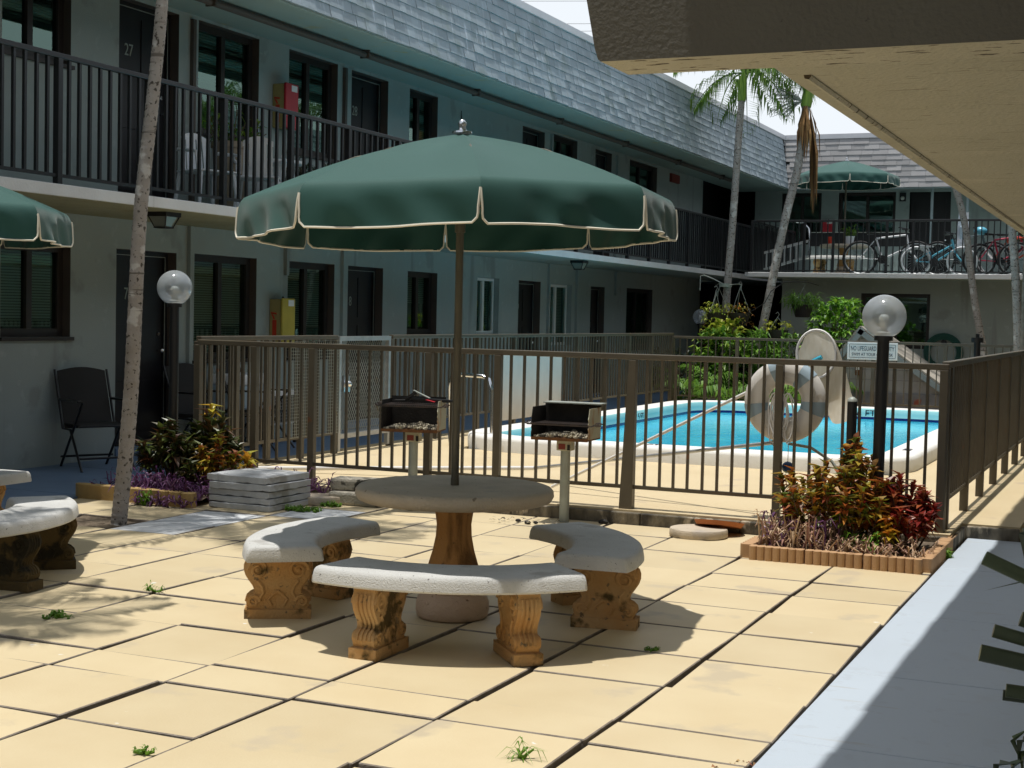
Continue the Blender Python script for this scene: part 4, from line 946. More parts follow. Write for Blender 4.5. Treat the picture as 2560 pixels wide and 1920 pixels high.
# ------------------------------------------------------------------ planting beds with scalloped edging
def edging(label, a, b, n, mt=EDGE, r=.042, h=.085, grp='scalloped edging pieces'):
    a, b = Vector((*a, 0)), Vector((*b, 0)); d = (b-a).normalized(); st = (b-a).length/n
    t = MB()
    nr = Vector((d.y, -d.x, 0)); pts = []
    for i in range(n):
        for q in range(6):
            an = math.pi*q/5; s = st*(i+.5)-math.cos(an)*st*.49; o_ = math.sin(an)*min(st*.42, .03)+.02
            p = d*s+nr*o_; pts.append((p.x, p.y))
    for i in reversed(range(n)):
        for q in range(6):
            an = math.pi*q/5; s = st*(i+.5)+math.cos(an)*st*.49; o_ = -math.sin(an)*min(st*.42, .03)-.02
            p = d*s+nr*o_; pts.append((p.x, p.y))
    t.prism(pts, lambda u, v, q: (u, v, q), -.02, h)
    return tag(t.build('edging_piece', mt, bevel=.004, loc=a, seg=1), label, 'edging', grp)
for lab, a, b, n in (('scalloped edging piece on the right bed front, left of the other two', (-2.33, 9.055), (-1.985, 9.06), 7), ('middle scalloped edging piece along the right bed front', (-1.978, 9.062), (-1.63, 9.068), 7), ('scalloped edging piece on the right bed front, next to the blue walkway', (-1.622, 9.07), (-1.275, 9.078), 7), ('scalloped edging piece on the right bed side by the walkway, near the corner', (-1.262, 9.10), (-1.262, 9.5), 7), ('scalloped edging piece on the right bed side, second from the corner', (-1.262, 9.51), (-1.262, 9.91), 7), ('scalloped edging piece on the right bed side, ending at the pool deck', (-1.262, 9.92), (-1.262, 10.3), 7), ('scalloped edging piece on the left side of the right bed', (-2.36, 9.47), (-2.36, 9.08), 7)): edging(lab, a, b, n)
for lab, a, b, n in (('flat shaded brown edging piece at the left corner of the left bed', (-7.74, 9.15), (-7.30, 9.14), 1), ('flat brown edging piece of the left bed behind the near palm trunk', (-7.29, 9.14), (-6.93, 9.13), 1), ('round topped edging piece of the left bed half under purple leaves', (-6.92, 9.12), (-6.72, 9.12), 2), ('round topped edging piece at the right end of the left bed beside the slabs', (-6.71, 9.12), (-6.60, 9.12), 1)): edging(lab, a, b, n, EDGEY, h=.11, grp='edging of the left bed')
m = MB(); m.grid(lambda u, v: (-2.34+u*1.06, 9.08+v*1.0, .045+.025*noise.noise((u*9, v*9, 0))), 14, 14); struct(m.build('planting_bed_soil', SOIL, smooth=60))
m = MB(); m.grid(lambda u, v: (-7.72+u*1.1, 9.16+v*.95, .05+.025*noise.noise((u*9, v*9, 5))), 14, 14); struct(m.build('planting_bed_soil', SOIL, smooth=60))
def bush(label, name, cat, loc_, stems, leafm, leaf_fn, mtl_stem=STEM, grp=None):
    """stems: list of (dx,dy,h,lean az,lean) ; leaf_fn(mb, tip, dir, rnd)"""
    t = thing(name, label, cat, loc_, 0, grp); sm, lm = MB(), MB(); r_ = random.Random(hash(label) % 9999)
    for (dx, dy, h, az, ln) in stems:
        tip = Vector((dx+math.cos(az)*ln, dy+math.sin(az)*ln, h)); b0 = Vector((dx, dy, 0)); mid = b0.lerp(tip, .55)+Vector((r_.uniform(-.02, .02), r_.uniform(-.02, .02), 0))
        sm.tube([b0, mid, tip], [.008, .006, .004], 5); leaf_fn(lm, b0, mid, tip, r_)
    sm.build('stems', mtl_stem, t); lm.build('foliage', leafm, t); return t
import zlib
def hash(s): return zlib.crc32(s.encode())
def croton_leaves(k=1.0, low=.45, n=26, L=(.06, .105), W=(.032, .056)):
    def fn(m, b0, mid, tip, r_):
        for i in range(n):
            s = low+(1-low)*(i+r_.random())/n; p = b0.lerp(mid, s/.55) if s < .55 else mid.lerp(tip, (s-.55)/.45)
            a = i*2.4+r_.uniform(-.3, .3); e = .15+.9*(s-low)/(1-low)+r_.uniform(-.3, .2)
            m.leaf(p, (math.cos(a)*math.cos(e), math.sin(a)*math.cos(e), math.sin(e)), r_.uniform(*L)*k, r_.uniform(*W)*k, r_.uniform(.1, .9), fold=r_.uniform(.15, .45))
    return fn
def ring_stems(n, rad, h, seed, spread=.1, sx=1, sy=1, hmin=.6):
    r_ = random.Random(seed); o = []
    for i in range(n):
        a = r_.uniform(0, 6.28); q = rad*math.sqrt(r_.random()); x, y = q*math.cos(a)*sx, q*math.sin(a)*sy
        hh = h*(1-.35*(q/rad)**2)*r_.uniform(hmin, 1.08); o.append((x, y, hh, a+r_.uniform(-.5, .5), spread*(.4+q/rad)*r_.uniform(.6, 1.3)))
    return o
bush('orange and olive croton shrub at the foot of the right lamp post', 'croton_bush', 'bush', (-1.90, 9.62, .05), ring_stems(54, .24, .50, 21, .11, 1.15, 1), CROT, croton_leaves())
bush('dark red croton shrub between the right lamp post and the fence corner', 'croton_bush', 'bush', (-1.52, 9.66, .05), ring_stems(40, .15, .43, 22, .08), CROTR, croton_leaves())
bush('tall olive croton sprig rising beside the short black post', 'croton_bush', 'bush', (-1.80, 9.72, .05), ring_stems(12, .09, .72, 23, .05, hmin=.85), CROT, croton_leaves(low=.62, n=20))
bush('small bright orange croton sprout low in the right bed', 'croton_bush', 'bush', (-1.53, 9.42, .05), ring_stems(5, .03, .20, 24, .03), CROTY, croton_leaves(low=.7, n=11))
bush('dark green croton bush in the shaded left bed by the lamp post', 'croton_bush', 'bush', (-7.15, 9.72, .05), ring_stems(40, .30, .48, 25, .11), CROTD, croton_leaves(1.25))
bush('tall dark croton beside the left fence corner with yellow tipped leaves', 'croton_bush', 'bush', (-6.98, 9.82, .05), ring_stems(14, .14, .54, 26, .06), CROTD, croton_leaves(1.4, .55, 18))
bush('orange red croton at the right end of the left bed', 'croton_bush', 'bush', (-6.78, 9.62, .05), ring_stems(12, .10, .42, 27, .05), CROT, croton_leaves(1.0, .5, 18))
bush('bright yellow croton sprig beside the pool fence in the left bed', 'croton_bush', 'bush', (-6.56, 9.72, .05), [(0, 0, .26, 0, .03), (.01, .01, .2, 2, .03)], CROTY, croton_leaves(1.3, .72, 13))
bush('yellow tipped croton sprig high beside the left fence corner post', 'croton_bush', 'bush', (-7.08, 9.95, .05), [(0, 0, .60, 0, .03)], CROTY, croton_leaves(1.3, .86, 9))
def trail_fn(n, L, W, flop=1.0):
    def fn(m, b0, mid, tip, r_):
        for i in range(n):
            s = (i+r_.random())/n; p = b0.lerp(mid, s/.55) if s < .55 else mid.lerp(tip, (s-.55)/.45); a = r_.uniform(0, 6.28); e = r_.uniform(-.3, .9)
            m.leaf(p, (math.cos(a)*math.cos(e), math.sin(a)*math.cos(e), math.sin(e)), r_.uniform(*L), r_.uniform(*W), r_.uniform(.2, 1.0)*flop, fold=.3)
    return fn
def mat_stems(n, x0, x1, y0, y1, h, sd, ln=.08):
    r_ = random.Random(sd); return [(r_.uniform(x0, x1), r_.uniform(y0, y1), r_.uniform(.3, 1)*h, r_.uniform(0, 6.28), r_.uniform(.3, 1.4)*ln) for _ in range(n)]
bush('clump of trailing purple leaves spilling over the left bed edging', 'purple_plant', 'plant', (-6.9, 9.3, .05), mat_stems(60, -.42, .30, -.16, .25, .17, 31), PURP, trail_fn(7, (.05, .11), (.012, .024)), PURP)
bush('purple trailing stems hanging onto the pavers below the left bed', 'purple_plant', 'plant', (-6.85, 9.08, .0), mat_stems(22, -.25, .2, -.06, .04, .10, 32, .06), PURP, trail_fn(6, (.05, .10), (.012, .022)), PURP)
bush('thin purple runners behind the stacked grey slabs', 'purple_plant', 'plant', (-6.22, 9.93, .05), mat_stems(26, -.3, .3, -.06, .08, .20, 33, .14), PURP, trail_fn(6, (.05, .11), (.01, .02)), PURP)
bush('dark bare runners at the shaded left end of the left bed', 'purple_plant', 'plant', (-7.52, 9.28, .05), mat_stems(14, -.16, .22, -.08, .1, .15, 34, .12), PURP, trail_fn(3, (.04, .08), (.008, .016)), PURP)
bush('dry brown and purple ground plants at the left end of the right bed', 'purple_plant', 'plant', (-2.12, 9.42, .05), mat_stems(95, -.2, .25, -.28, .25, .24, 35, .06), DRY, trail_fn(6, (.03, .09), (.006, .016)), DRY)
bush('purple shoots among the dry stems of the right bed', 'purple_plant', 'plant', (-2.14, 9.42, .05), mat_stems(24, -.18, .3, -.25, .2, .27, 36, .05), PURP, trail_fn(4, (.06, .11), (.014, .022)), PURP)
bush('dry twigs and dead leaves along the front of the right bed', 'dry_plant', 'plant', (-1.62, 9.25, .05), mat_stems(80, -.34, .33, -.14, .2, .13, 37, .08), DRY, trail_fn(6, (.02, .06), (.006, .014)), DRY)
bush('green weeds growing low in the middle of the right bed', 'weed', 'weed', (-1.66, 9.36, .05), mat_stems(16, -.12, .10, -.1, .1, .16, 38, .05), WEED, trail_fn(6, (.03, .055), (.018, .03)), WEED)
def weed(label, x, y, n, h, sp, L=(.025, .05), W=(.008, .016), z=0.0, k=None):
    bush(label, 'weed', 'weed', (x, y, z), mat_stems(n, -sp, sp, -sp*.5, sp*.5, h, k or int(abs(x*1000+y*77)), .03), WEED, trail_fn(5, L, W), WEED)
weed('leafy green weed in a paver joint at the left foreground', -4.80, 5.56, 16, .012, .07, (.018, .035), (.008, .014))
weed('grass tuft in a paver joint left of the left bench', -4.82, 6.30, 5, .03, .035, (.03, .06), (.003, .005))
weed('tiny weed in a paver joint in front of the right bench', -2.07, 6.29, 5, .012, .03, (.015, .025), (.007, .011))
weed('small dried weed in a paver joint at the bottom left', -3.09, 3.99, 5, .018, .018, (.012, .02), (.005, .008))
weed('green grass blades in the wide joint at the bottom edge', -1.93, 4.52, 4, .05, .02, (.06, .10), (.004, .006))
weed('strip of green ground weed along the stacked slabs', -5.82, 9.42, 60, .03, .13, (.015, .03), (.012, .02))
weed('green weed against the concrete blocks behind the table', -5.78, 9.72, 20, .045, .07, (.015, .03), (.012, .02))
weed('bright green weed at the front of the left bed edging', -6.98, 9.02, 8, .11, .03, (.03, .05), (.022, .034))
weed('weeds in the gap between right bed edging and blue walkway', -1.225, 9.75, 40, .05, .02, (.03, .05), (.008, .014)); 

# ------------------------------------------------------------------ loose slabs, blocks, discs on the patio
zc = .006
for i, (lab, dx, dy, rz, th) in enumerate((('grey concrete slab at the very bottom of the stack by the left bed', .015, -.01, 0, .043), ('second grey slab from the bottom of the stack by the left bed', .01, .0, 1.2, .045), ('middle grey slab of the stack by the left bed', .0, .01, -.5, .046), ('second grey slab from the top of the stack, slightly shifted to the right', .012, -.004, 1.0, .050), ('top grey concrete slab of the stack, its front edge chipped', -.015, .008, -1.5, .050))):
    m = MB(); hw = .275; nq = 16; pts = []
    for sd in range(4):
        for q in range(nq):
            u = -hw+2*hw*q/nq; j = rr(-.003, .003); p = (u, -hw+j) if sd == 0 else (hw+j, u) if sd == 1 else (-u, hw+j) if sd == 2 else (-hw+j, -u); pts.append(p)
    n_ = len(pts); vs = [(x, y, rr(-.003, .004)) for x, y in pts]+[(x, y, th-.003+rr(-.001, .001)) for x, y in pts]
    m.add(vs, [tuple(reversed(range(n_))), tuple(range(n_, 2*n_))]+[(k, (k+1) % n_, n_+(k+1) % n_, n_+k) for k in range(n_)])
    o = m.build('concrete_slab', PAVG, bevel=.003, seg=1); o.location = (-6.26+dx, 9.47+dy, zc); o.rotation_euler = (0, 0, R(rz-2)); zc += th+.004
    tag(o, lab, 'slab', 'stacked grey slabs')
for lab, x, y, z, rz, s in (('lower mossy concrete block behind the table, left of the left grill', -5.66, 9.96, .0, 4, (.22, .12, .105)), ('upper stained concrete block lying on another behind the table', -5.69, 10.0, .107, 9, (.21, .10, .095))):
    m = MB(); m.grid
    m.box(-s[0], s[0], -s[1], s[1], 0, s[2]); o = m.build('concrete_block', mat('block_'+str(rz), (.40, .37, .31), (.28, .26, .21), rough=.95, scale=5, bump=1.0, bscale=60, spot=(.03, .028, .022), sscale=7, sth=.50 if z else .60), bevel=.022)
    o.location = (x, y, z); o.rotation_euler = (0, 0, R(rz)); tag(o, lab, 'concrete block', 'concrete blocks behind the table')
def disc(label, x, y, r, h, m_, seed):
    m = MB(); m.lathe([(r*.98, 0), (r, .008), (r*.995, h-.008), (r*.97, h), (.01, h+.002)], 44, mod=lambda a, z: 1+.018*noise.noise((math.cos(a)*3+seed, math.sin(a)*3, z*20)))
    o = m.build('stepping_stone', m_, smooth=40); o.location = (x, y, .004); tag(o, label, 'stepping stone', 'round stepping stones')
disc('round tan stepping stone lying on the pavers in front of the kerb at the right', -2.88, 9.78, .20, .055, CONCT, 2)
disc('round tan stepping stone between the slab stack and the concrete blocks', -5.93, 9.86, .17, .06, CONCT, 7)
m = MB(); m.lathe([(.155, .0), (.175, .03), (.165, .03), (.148, .008), (.01, .006)], 30); o = m.build('terracotta_saucer', SAUCER, smooth=40); o.location = (-2.79, 9.97, .055); o.rotation_euler = (R(-12), 0, 0); tag(o, 'broken orange saucer edge showing behind the round stepping stone', 'saucer')
for lab, x, y, n_, sp, sd in (('scraps of dry leaves and charcoal on the pavers below the right grill', -4.1, 9.75, 30, .35, 4), ('few bits of litter in the open joint at the lower right by the walkway', -1.27, 4.75, 22, .06, 6)):
    m = MB(); r_ = random.Random(sd)
    for _ in range(n_): m.leaf((x+r_.uniform(-sp, sp), y+r_.uniform(-.12, .12), .012 if sp > .1 else -.01), (r_.uniform(-1, 1), r_.uniform(-1, 1), .15), r_.uniform(.02, .05), r_.uniform(.01, .025), .4)
    o = struct(m.build('litter', LITTER if sd == 6 else ASH), 'stuff')
m = MB(); r_ = random.Random(8)
for x, y, s_ in ((-4.22, 9.74, .018), (-4.12, 9.68, .02), (-4.07, 9.71, .015), (-3.66, 10.0, .03)): m.ball((x, y, .014), s_, 7, 5, (1.3, 1, .7))
struct(m.build('charcoal_lumps', SOOT), 'stuff')

# ------------------------------------------------------------------ folding chairs and appliances on the left walkway
def folding_chair(label, loc_, rz):
    t = thing('folding_chair', label, 'chair', loc_, rz, 'dark folding patio chairs')   # faces local -y
    w = .25
    b0, b1 = Vector((0, .16, .36)), Vector((0, .36, .88)); m = MB()
    n_ = 8
    def bf_(u, v):
        p = b0.lerp(b1, v); x = (-w+.02)+2*(w-.02)*u; ar = .035*math.sin(math.pi*u)*max(0, (v-.8)/.2); return (x, p.y-.02*math.sin(math.pi*u), p.z+ar)
    m.grid(bf_, n_, n_); m.grid(lambda u, v: (lambda q: (q[0], q[1]+.012, q[2]))(bf_(1-u, v)), n_, n_); m.build('backrest', CHAIRF, t, smooth=40)
    m = MB(); m.box(-w+.02, w-.02, -.22, .17, .40, .412); m.build('seat', CHAIRF, t, bevel=.004)
    for s in (-1, 1):
        m = MB(); m.tube([(s*w, .37, .89), (s*w, .16, .36), (s*w, -.02, .36), (s*w, -.30, 0)], .012, 8); m.build('frame', BLACKM, t, smooth=50)
        m = MB(); m.tube([(s*(w-.03), .28, 0), (s*(w-.03), -.05, .40), (s*(w-.03), -.22, .62)], .012, 8); m.build('leg', BLACKM, t, smooth=50)
        m = MB(); m.box(s*w-.022, s*w+.022, -.24, .24, .615, .635); m.build('armrest', BLACKM, t, bevel=.006)
    for y_, z_ in ((-.20, .11), (.2, .10), (-.22, .40)): MB().tube([(-w, y_, z_), (w, y_, z_)], .011, 6).build('stretcher', BLACKM, t)
    return t
folding_chair('dark folding chair with a tall sling back by the wall, left of the near palm', (-8.92, 10.80, .008), R(62))
folding_chair('dark folding chair half hidden behind the left fence corner', (-8.95, 12.55, .008), R(80))
folding_chair('dark folding chair behind the fence, beside the white cooler', (-8.8, 13.3, .008), R(100))
ac = thing('air_conditioner', 'white boxy air conditioner with a wire grille on a dark stand behind the fence', 'air conditioner', (-9.1, 13.95, .008))
MB().box(-.22, .22, -.28, .28, .22, .60).build('casing', WPLAS, ac, bevel=.012)
m = MB()
for q in range(14): m.bar((.228, -.25+q*.0385, .25), (.228, -.25+q*.0385, .53), .004)
for q in range(9): m.bar((.230, -.25, .25+q*.035), (.230, .25, .25+q*.035), .004)
m.build('grille', ALU, ac); MB().box(.2205, .2225, -.255, .255, .245, .54).build('dark_backing', DIM, ac)
for a in (-.18, .18):
    for b in (-.24, .24): MB().box(a-.015, a+.015, b-.015, b+.015, 0, .22).build('leg', BLACKM, ac)
co = thing('cooler_box', 'white cooler with a blue grey body standing behind the fence left of the air conditioner', 'cooler', (-9.05, 13.30, .008))
MB().box(-.2, .2, -.26, .26, .42, .68).build('body', RINGB, co, bevel=.02); MB().box(-.21, .21, -.27, .27, .682, .80).build('lid', WPLAS, co, bevel=.02)
m = MB(); m.box(-.2, .2, -.25, .25, .38, .42); [m.box(a-.02, a+.02, b-.02, b+.02, 0, .38) for a in (-.17, .17) for b in (-.21, .21)]; m.build('stand', BLACKM, co)

# ------------------------------------------------------------------ things on the left balcony
def plastic_chair(label, loc_, rz):
    t = thing('plastic_chair', label, 'chair', loc_, rz, 'white plastic chairs on the balcony')
    m = MB()
    def bk(u, v): a = R(-38+76*u); return (.26*math.sin(a)*(1.05-.1*v), .20+.05*v-.09*(1-math.cos(a)), .40+.36*v+.05*math.sin(math.pi*u)*v)
    for k_ in range(5):
        u0, u1 = .04+k_*.192, .04+k_*.192+.15
        m.grid(lambda u, v: bk(u0+(u1-u0)*u, v*.85), 3, 8)
    m.grid(lambda u, v: bk(u, .85+.15*v), 14, 2); m.build('backrest', WPLAS, t, smooth=40)
    m = MB(); m.box(-.22, .22, -.22, .21, .395, .415); m.build('seat', WPLAS, t, bevel=.008)
    for s in (-1, 1):
        for y in (-.20, .20): m = MB(); m.tube([(s*.19, y*.9, .40), (s*.235, y*1.12, 0)], [.024, .016], 6); m.build('leg', WPLAS, t)
        m = MB(); m.tube([(s*.245, .18, .62), (s*.265, .0, .60), (s*.255, -.19, .58), (s*.24, -.21, .40)], .018, 6); m.build('armrest', WPLAS, t, smooth=50)
    return t
plastic_chair('white plastic chair with slatted back on the balcony, left of the small table', (-8.75, 12.22, 2.44), R(70))
plastic_chair('white plastic chair seen side on in the middle of the balcony group', (-8.6, 12.92, 2.44), R(-150))
tb = thing('plastic_table', 'round white plastic table on the balcony beside the chairs', 'table', (-8.72, 13.42, 2.44))
MB().lathe([(.01, .60), (.29, .60), (.30, .615), (.295, .635), (.01, .64)], 28).build('tabletop', WPLAS, tb, smooth=40)
for a in (45, 135, 225, 315): MB().tube([(.16*math.cos(R(a)), .16*math.sin(R(a)), .60), (.24*math.cos(R(a)), .24*math.sin(R(a)), 0)], [.03, .018], 6).build('leg', WPLAS, tb)
def pot_plant(label, loc_, r, h, pm, leafm, fh, n_, cat='potted plant', z0=0, grp=None, L=(.07, .14), W=(.02, .04), spread=.1, seed=3, top=1.12):
    t = thing('potted_plant', label, cat, loc_, 0, grp)
    MB().lathe([(r*.72, z0), (r*.98, z0+h*.92), (r*1.06, z0+h*.92), (r*1.06, z0+h), (r*.9, z0+h), (.01, z0+h*.93)], 20).build('pot', pm, t, smooth=40)
    sm, lm = MB(), MB(); r_ = random.Random(seed); fn = trail_fn(9, L, W)
    for (dx, dy, hh, az, l_) in ring_stems(n_, r*.8, fh, seed, spread):
        b0 = Vector((dx, dy, z0+h*.9)); tip = b0+Vector((math.cos(az)*l_, math.sin(az)*l_, hh)); mid = b0.lerp(tip, .5); sm.tube([b0, mid, tip], .005, 4); fn(lm, b0, mid, tip, r_)
    sm.build('stems', STEM, t); lm.build('foliage', leafm, t); return t
pot_plant('leafy plant in a square tan pot under the balcony window', (-9.05, 13.05, 2.44), .19, .80, POTT, SHRUB, .42, 20, seed=41, spread=.16)
pot_plant('dark trailing plant in a low pot beside the balcony window, right of the white table', (-9.12, 14.75, 2.44), .2, .55, POTD, DARKLEAF, .32, 22, seed=42)

# ------------------------------------------------------------------ life ring, nets and poles at the front fence
lr = thing('life_ring', 'white life ring with grey blue bands and coiled rope hung on the pool fence', 'life ring', (-2.425, 10.285, .935))
def torus(R0, r0, sq, a0, a1, nu=40, nv=14, rot=0, grow=0):
    m = MB(); m.grid(lambda u, v: (lambda a, b: ((R0+(r0+grow)*math.cos(b))*math.cos(a), (r0*sq+grow)*math.sin(b), (R0+(r0+grow)*math.cos(b))*math.sin(a)))(a0+(a1-a0)*u, 2*math.pi*v), nu, nv); return m
torus(.205, .088, .62, 0, 2*math.pi).build('ring', RINGM, lr, smooth=70)
for a in (198, 350, 52, 105): torus(.205, .088, .62, R(a-11), R(a+11), 8, 14, grow=.003).build('band', RINGB, lr, smooth=70)
m = MB(); r_ = random.Random(4)
for q in range(9):
    x0 = r_.uniform(-.06, .05); w_ = r_.uniform(.03, .07); l_ = r_.uniform(.22, .36); pts = []
    for i in range(17):
        a = 2*math.pi*i/16; pts.append((x0+w_*math.cos(a)+.006*math.sin(3*a+q), -.075-.012*r_.random(), .06-l_*.5+l_*.5*math.sin(a)))
    m.tube(pts, .0055, 5)
m.build('rope', ROPE, lr, smooth=60)
nt_ = thing('skimmer_net', 'pool skimmer net with a deep baggy mesh on a long white pole against the fence', 'pool net', (-2.19, 10.38, 1.24))
m = MB(); m.tube([(.15*math.cos(2*math.pi*q/32)*.92-.05, .02, .03+.17*math.sin(2*math.pi*q/32)) for q in range(32)], .010, 6, closed=True); m.build('hoop', ROPE, nt_, smooth=60)
m = MB()
def bag(u, v):
    a = 2*math.pi*u; s = 1-.18*v-.45*max(0, v-.7); return (.145*math.cos(a)*.92*s-.05+.20*v+.015*math.sin(3*a+5*v), .02+.05*math.sin(a)*v+.03*math.sin(math.pi*v), .03+.17*math.sin(a)*(1-.55*v)-.40*v+.012*math.sin(4*a))
m.grid(bag, 30, 14); m.build('net_bag', NETM, nt_, smooth=60)
p0 = Vector((-2.19, 10.38, 1.24)); pa, pb = Vector((-2.33, 10.42, 1.19)), Vector((-4.42, 10.86, .135))
MB().tube([pa-p0, pb-p0], .0125, 10).build('pole', ROPE, nt_, smooth=50); MB().tube([pa-p0+Vector((.13, -.02, .06)), pa-p0], .016, 8).build('clamp', CYAN, nt_, smooth=50)
tp_ = thing('telescopic_pole', 'long grey white pool pole lying across the deck up to the fence', 'pole', (-2.52, 10.33, .63))
MB().tube([(0, 0, 0), (-1.15, .55, -.21), (-2.3, 1.1, -.42)], .014, 10).build('inner_tube', ALU, tp_, smooth=50)
MB().tube([(-2.3, 1.1, -.42), (-4.75, .35, -.51)], .018, 10).build('outer_tube', ROPE, tp_, smooth=50)
MB().tube([(.02, 0, 0), (.03, 0, -.03), (.005, 0, .02)], .016, 8).build('end_clip', STEEL, tp_)
hs = tag(MB().tube([(-2.40, 10.34, .63), (-2.25, 10.36, .61), (-2.10, 10.37, .52), (-1.99, 10.38, .36), (-1.96, 10.38, .11)], .011, 8).build('vacuum_hose', STEEL, smooth=60), 'thin grey hose curving from the pool pole down to the deck', 'hose')
bb = thing('float_ball', 'dark blue float ball hanging on a thin cord behind the fence post', 'ball', (-2.395, 10.30, .465))
MB().ball((0, 0, 0), .042, 16, 12).build('ball', BALLB, bb, smooth=80); MB().tube([(0, 0, .04), (.0, 0, .17)], .003, 4).build('cord', ROPE, bb)
hr = thing('pool_handrail', 'chrome grab rail rising from the near left corner of the pool', 'handrail', (-6.86, 13.98, .1))
for dy in (0, ): MB().tube([(.0, dy, 0), (-.03, dy, .60), (.0, dy, .72), (.07, dy, .76), (.36, dy, .75), (.43, dy, .72), (.47, dy, .60), (.48, dy, .14)], .022, 10).build('rail', CHROME, hr, smooth=60)

# ------------------------------------------------------------------ pump shed, hose reel and planting behind the far fence
sh = thing('pump_shed', 'small grey gabled pump shed behind the far pool fence', 'shed', (-4.30, 24.9, .1))
m = MB(); gp = [(-.75, .25), (-.75, .66), (-.32, 1.22), (1.05, .28), (1.05, .25)]
m.prism(gp, lambda u, v, q: (u, q, v), 0, 1.4)
m.build('wall', SIDING, sh); MB().box(-.78, 1.08, -.03, 1.43, -.1, .25).build('foundation', FOUND, sh, bevel=.01)
for a, b in (((-.92, .55), (-.32, 1.33)), ((-.32, 1.33), (1.35, .18))):
    d_ = Vector((b[0]-a[0], 0, b[1]-a[1])).normalized(); n2 = Vector((-d_.z, 0, d_.x))
    MB().bar((a[0], .7, a[1]), (b[0], .7, b[1]), 1.62, .03, upv=n2).build('roof', SHEDR, sh)
    m = MB(); off = n2*-.065; m.bar(Vector((a[0], -.13, a[1]))+off, Vector((b[0], -.13, b[1]))+off, .025, .085, upv=n2); m.build('barge_board', SHEDT, sh)
m = MB(); m.box(-.72, 1.0, -.006, 0, .45, .458); m.box(-.72, .7, -.006, 0, .62, .626); m.build('panel_joint', FOUND, sh)
eb = thing('electric_box', 'small rusty electrical box on the front of the pump shed', 'box', (-4.63, 24.885, .62))
MB().box(-.055, .055, -.08, .0, 0, .19).build('box', RUST, eb, bevel=.008); MB().box(-.04, .035, -.083, -.0805, .09, .16).build('notice', LABELW, eb)
hz = thing('hose_reel', 'dark green garden hose coil hanging on the wall right of the shed', 'hose', (-3.95, 29.98, .95))
m = MB()
for q in range(6): m.tube([((.26+q*.022)*math.cos(a), -.02-.012*(q % 2), (.26+q*.022)*math.sin(a)) for a in [2*math.pi*i/28 for i in range(28)]], .012, 6, closed=True)
m.build('hose', HOSE, hz, smooth=60); MB().tube([(0, -.05, .2), (0, .06, .2)], .05, 10).build('bracket', BLACKM, hz)
def fern(label, loc_, n_, L, seed, m_=FERN, lw=.03, up=(.5, 1.2), droop=1.6):
    t = thing('fern', label, 'fern', loc_, 0, 'ferns behind the far pool fence'); r_ = random.Random(seed)
    for i in range(n_):
        m = MB(); a = 2*math.pi*(i*.382)+r_.uniform(-.2, .2); frond(m, (0, 0, .02), a, r_.uniform(*up), L*r_.uniform(.75, 1.1), droop*r_.uniform(.7, 1.2), nl=22, lw=lw, ll=L*.20, seed=seed*40+i)
        m.build('frond', m_, t)
    return t
fern('bright sword fern at the pool rim, leftmost of the ferns', (-7.15, 23.65, .12), 12, 1.0, 51, lw=.035)
fern('bright sword fern with a tall arching frond left of the life ring', (-6.55, 23.6, .12), 12, 1.25, 52, lw=.04)
fern('darker fern behind the fence under the leaning palm', (-6.0, 24.2, .12), 12, 1.2, 53, lw=.04)
fern('fern behind the skimmer net', (-5.35, 24.1, .12), 12, 1.3, 54, lw=.04, up=(.3, .9))
def shrub(label, loc_, rad, h, n_, seed, m_=SHRUB, L=(.10, .20), W=(.05, .09), sq=(1, 1), low=.1, clump=9):
    """leaf clumps spread through an uneven crown volume over a few stems"""
    t = thing('shrub', label, 'shrub', loc_, 0, 'shrubs in the garden bed'); r_ = random.Random(seed); lm, sm = MB(), MB()
    for i in range(max(4, n_//10)):
        a = r_.uniform(0, 6.28); tip = Vector((math.cos(a)*rad*.6*sq[0], math.sin(a)*rad*.6*sq[1], h*r_.uniform(.6, .95))); sm.tube([(tip.x*.2, tip.y*.2, 0), tip*.5+Vector((0, 0, .1)), tip], [.02, .014, .006], 5)
    for i in range(n_):
        a = r_.uniform(0, 6.28); q = rad*(r_.random()**.45); z = h*(low+(1-low)*r_.random()); k_ = math.sqrt(max(.05, 1-((z/h-.5)*1.6)**2))*(1+.5*noise.noise((a*1.5+seed, z*3, 1)))
        c = Vector((q*math.cos(a)*k_*sq[0], q*math.sin(a)*k_*sq[1], z)); od = Vector((math.cos(a), math.sin(a), .5)).normalized()
        for j in range(clump):
            d_ = (od+Vector((r_.uniform(-1, 1), r_.uniform(-1, 1), r_.uniform(-.6, .9)))).normalized()
            lm.leaf(c+Vector((r_.uniform(-.05, .05), r_.uniform(-.05, .05), r_.uniform(-.05, .05))), d_, r_.uniform(*L), r_.uniform(*W), r_.uniform(.1, .7), fold=.2)
    sm.build('stems', STEM, t); lm.build('foliage', m_, t); return t
shrub('tall shady broadleaf shrub below the hanging baskets', (-6.85, 24.4, .12), .50, 1.15, 110, 61, L=(.10, .18), W=(.05, .09))
shrub('dark undergrowth behind the far fence left of the baskets', (-7.75, 24.6, .12), .45, .8, 50, 62, DARKLEAF)
shrub('bright green shrub with feathery top beside the leaning palm', (-6.15, 24.7, .12), .42, 1.15, 80, 63, FERN, (.14, .26), (.025, .045))
shrub('leafy shrub filling the bed between the leaning palm and the shed', (-5.55, 25.2, .12), .55, 1.05, 80, 64)
shrub('sunlit bright green shrub against the plain wall behind the shed', (-5.55, 27.6, .12), .62, 1.75, 170, 65, mat('bright_shrub_leaf', (.1, .3, .03), rough=.45, isl_cols=[(.05, .16, .012), (.14, .36, .03), (.28, .48, .05), (.07, .22, .02)], trans=.3), (.09, .17), (.05, .09), low=.35)
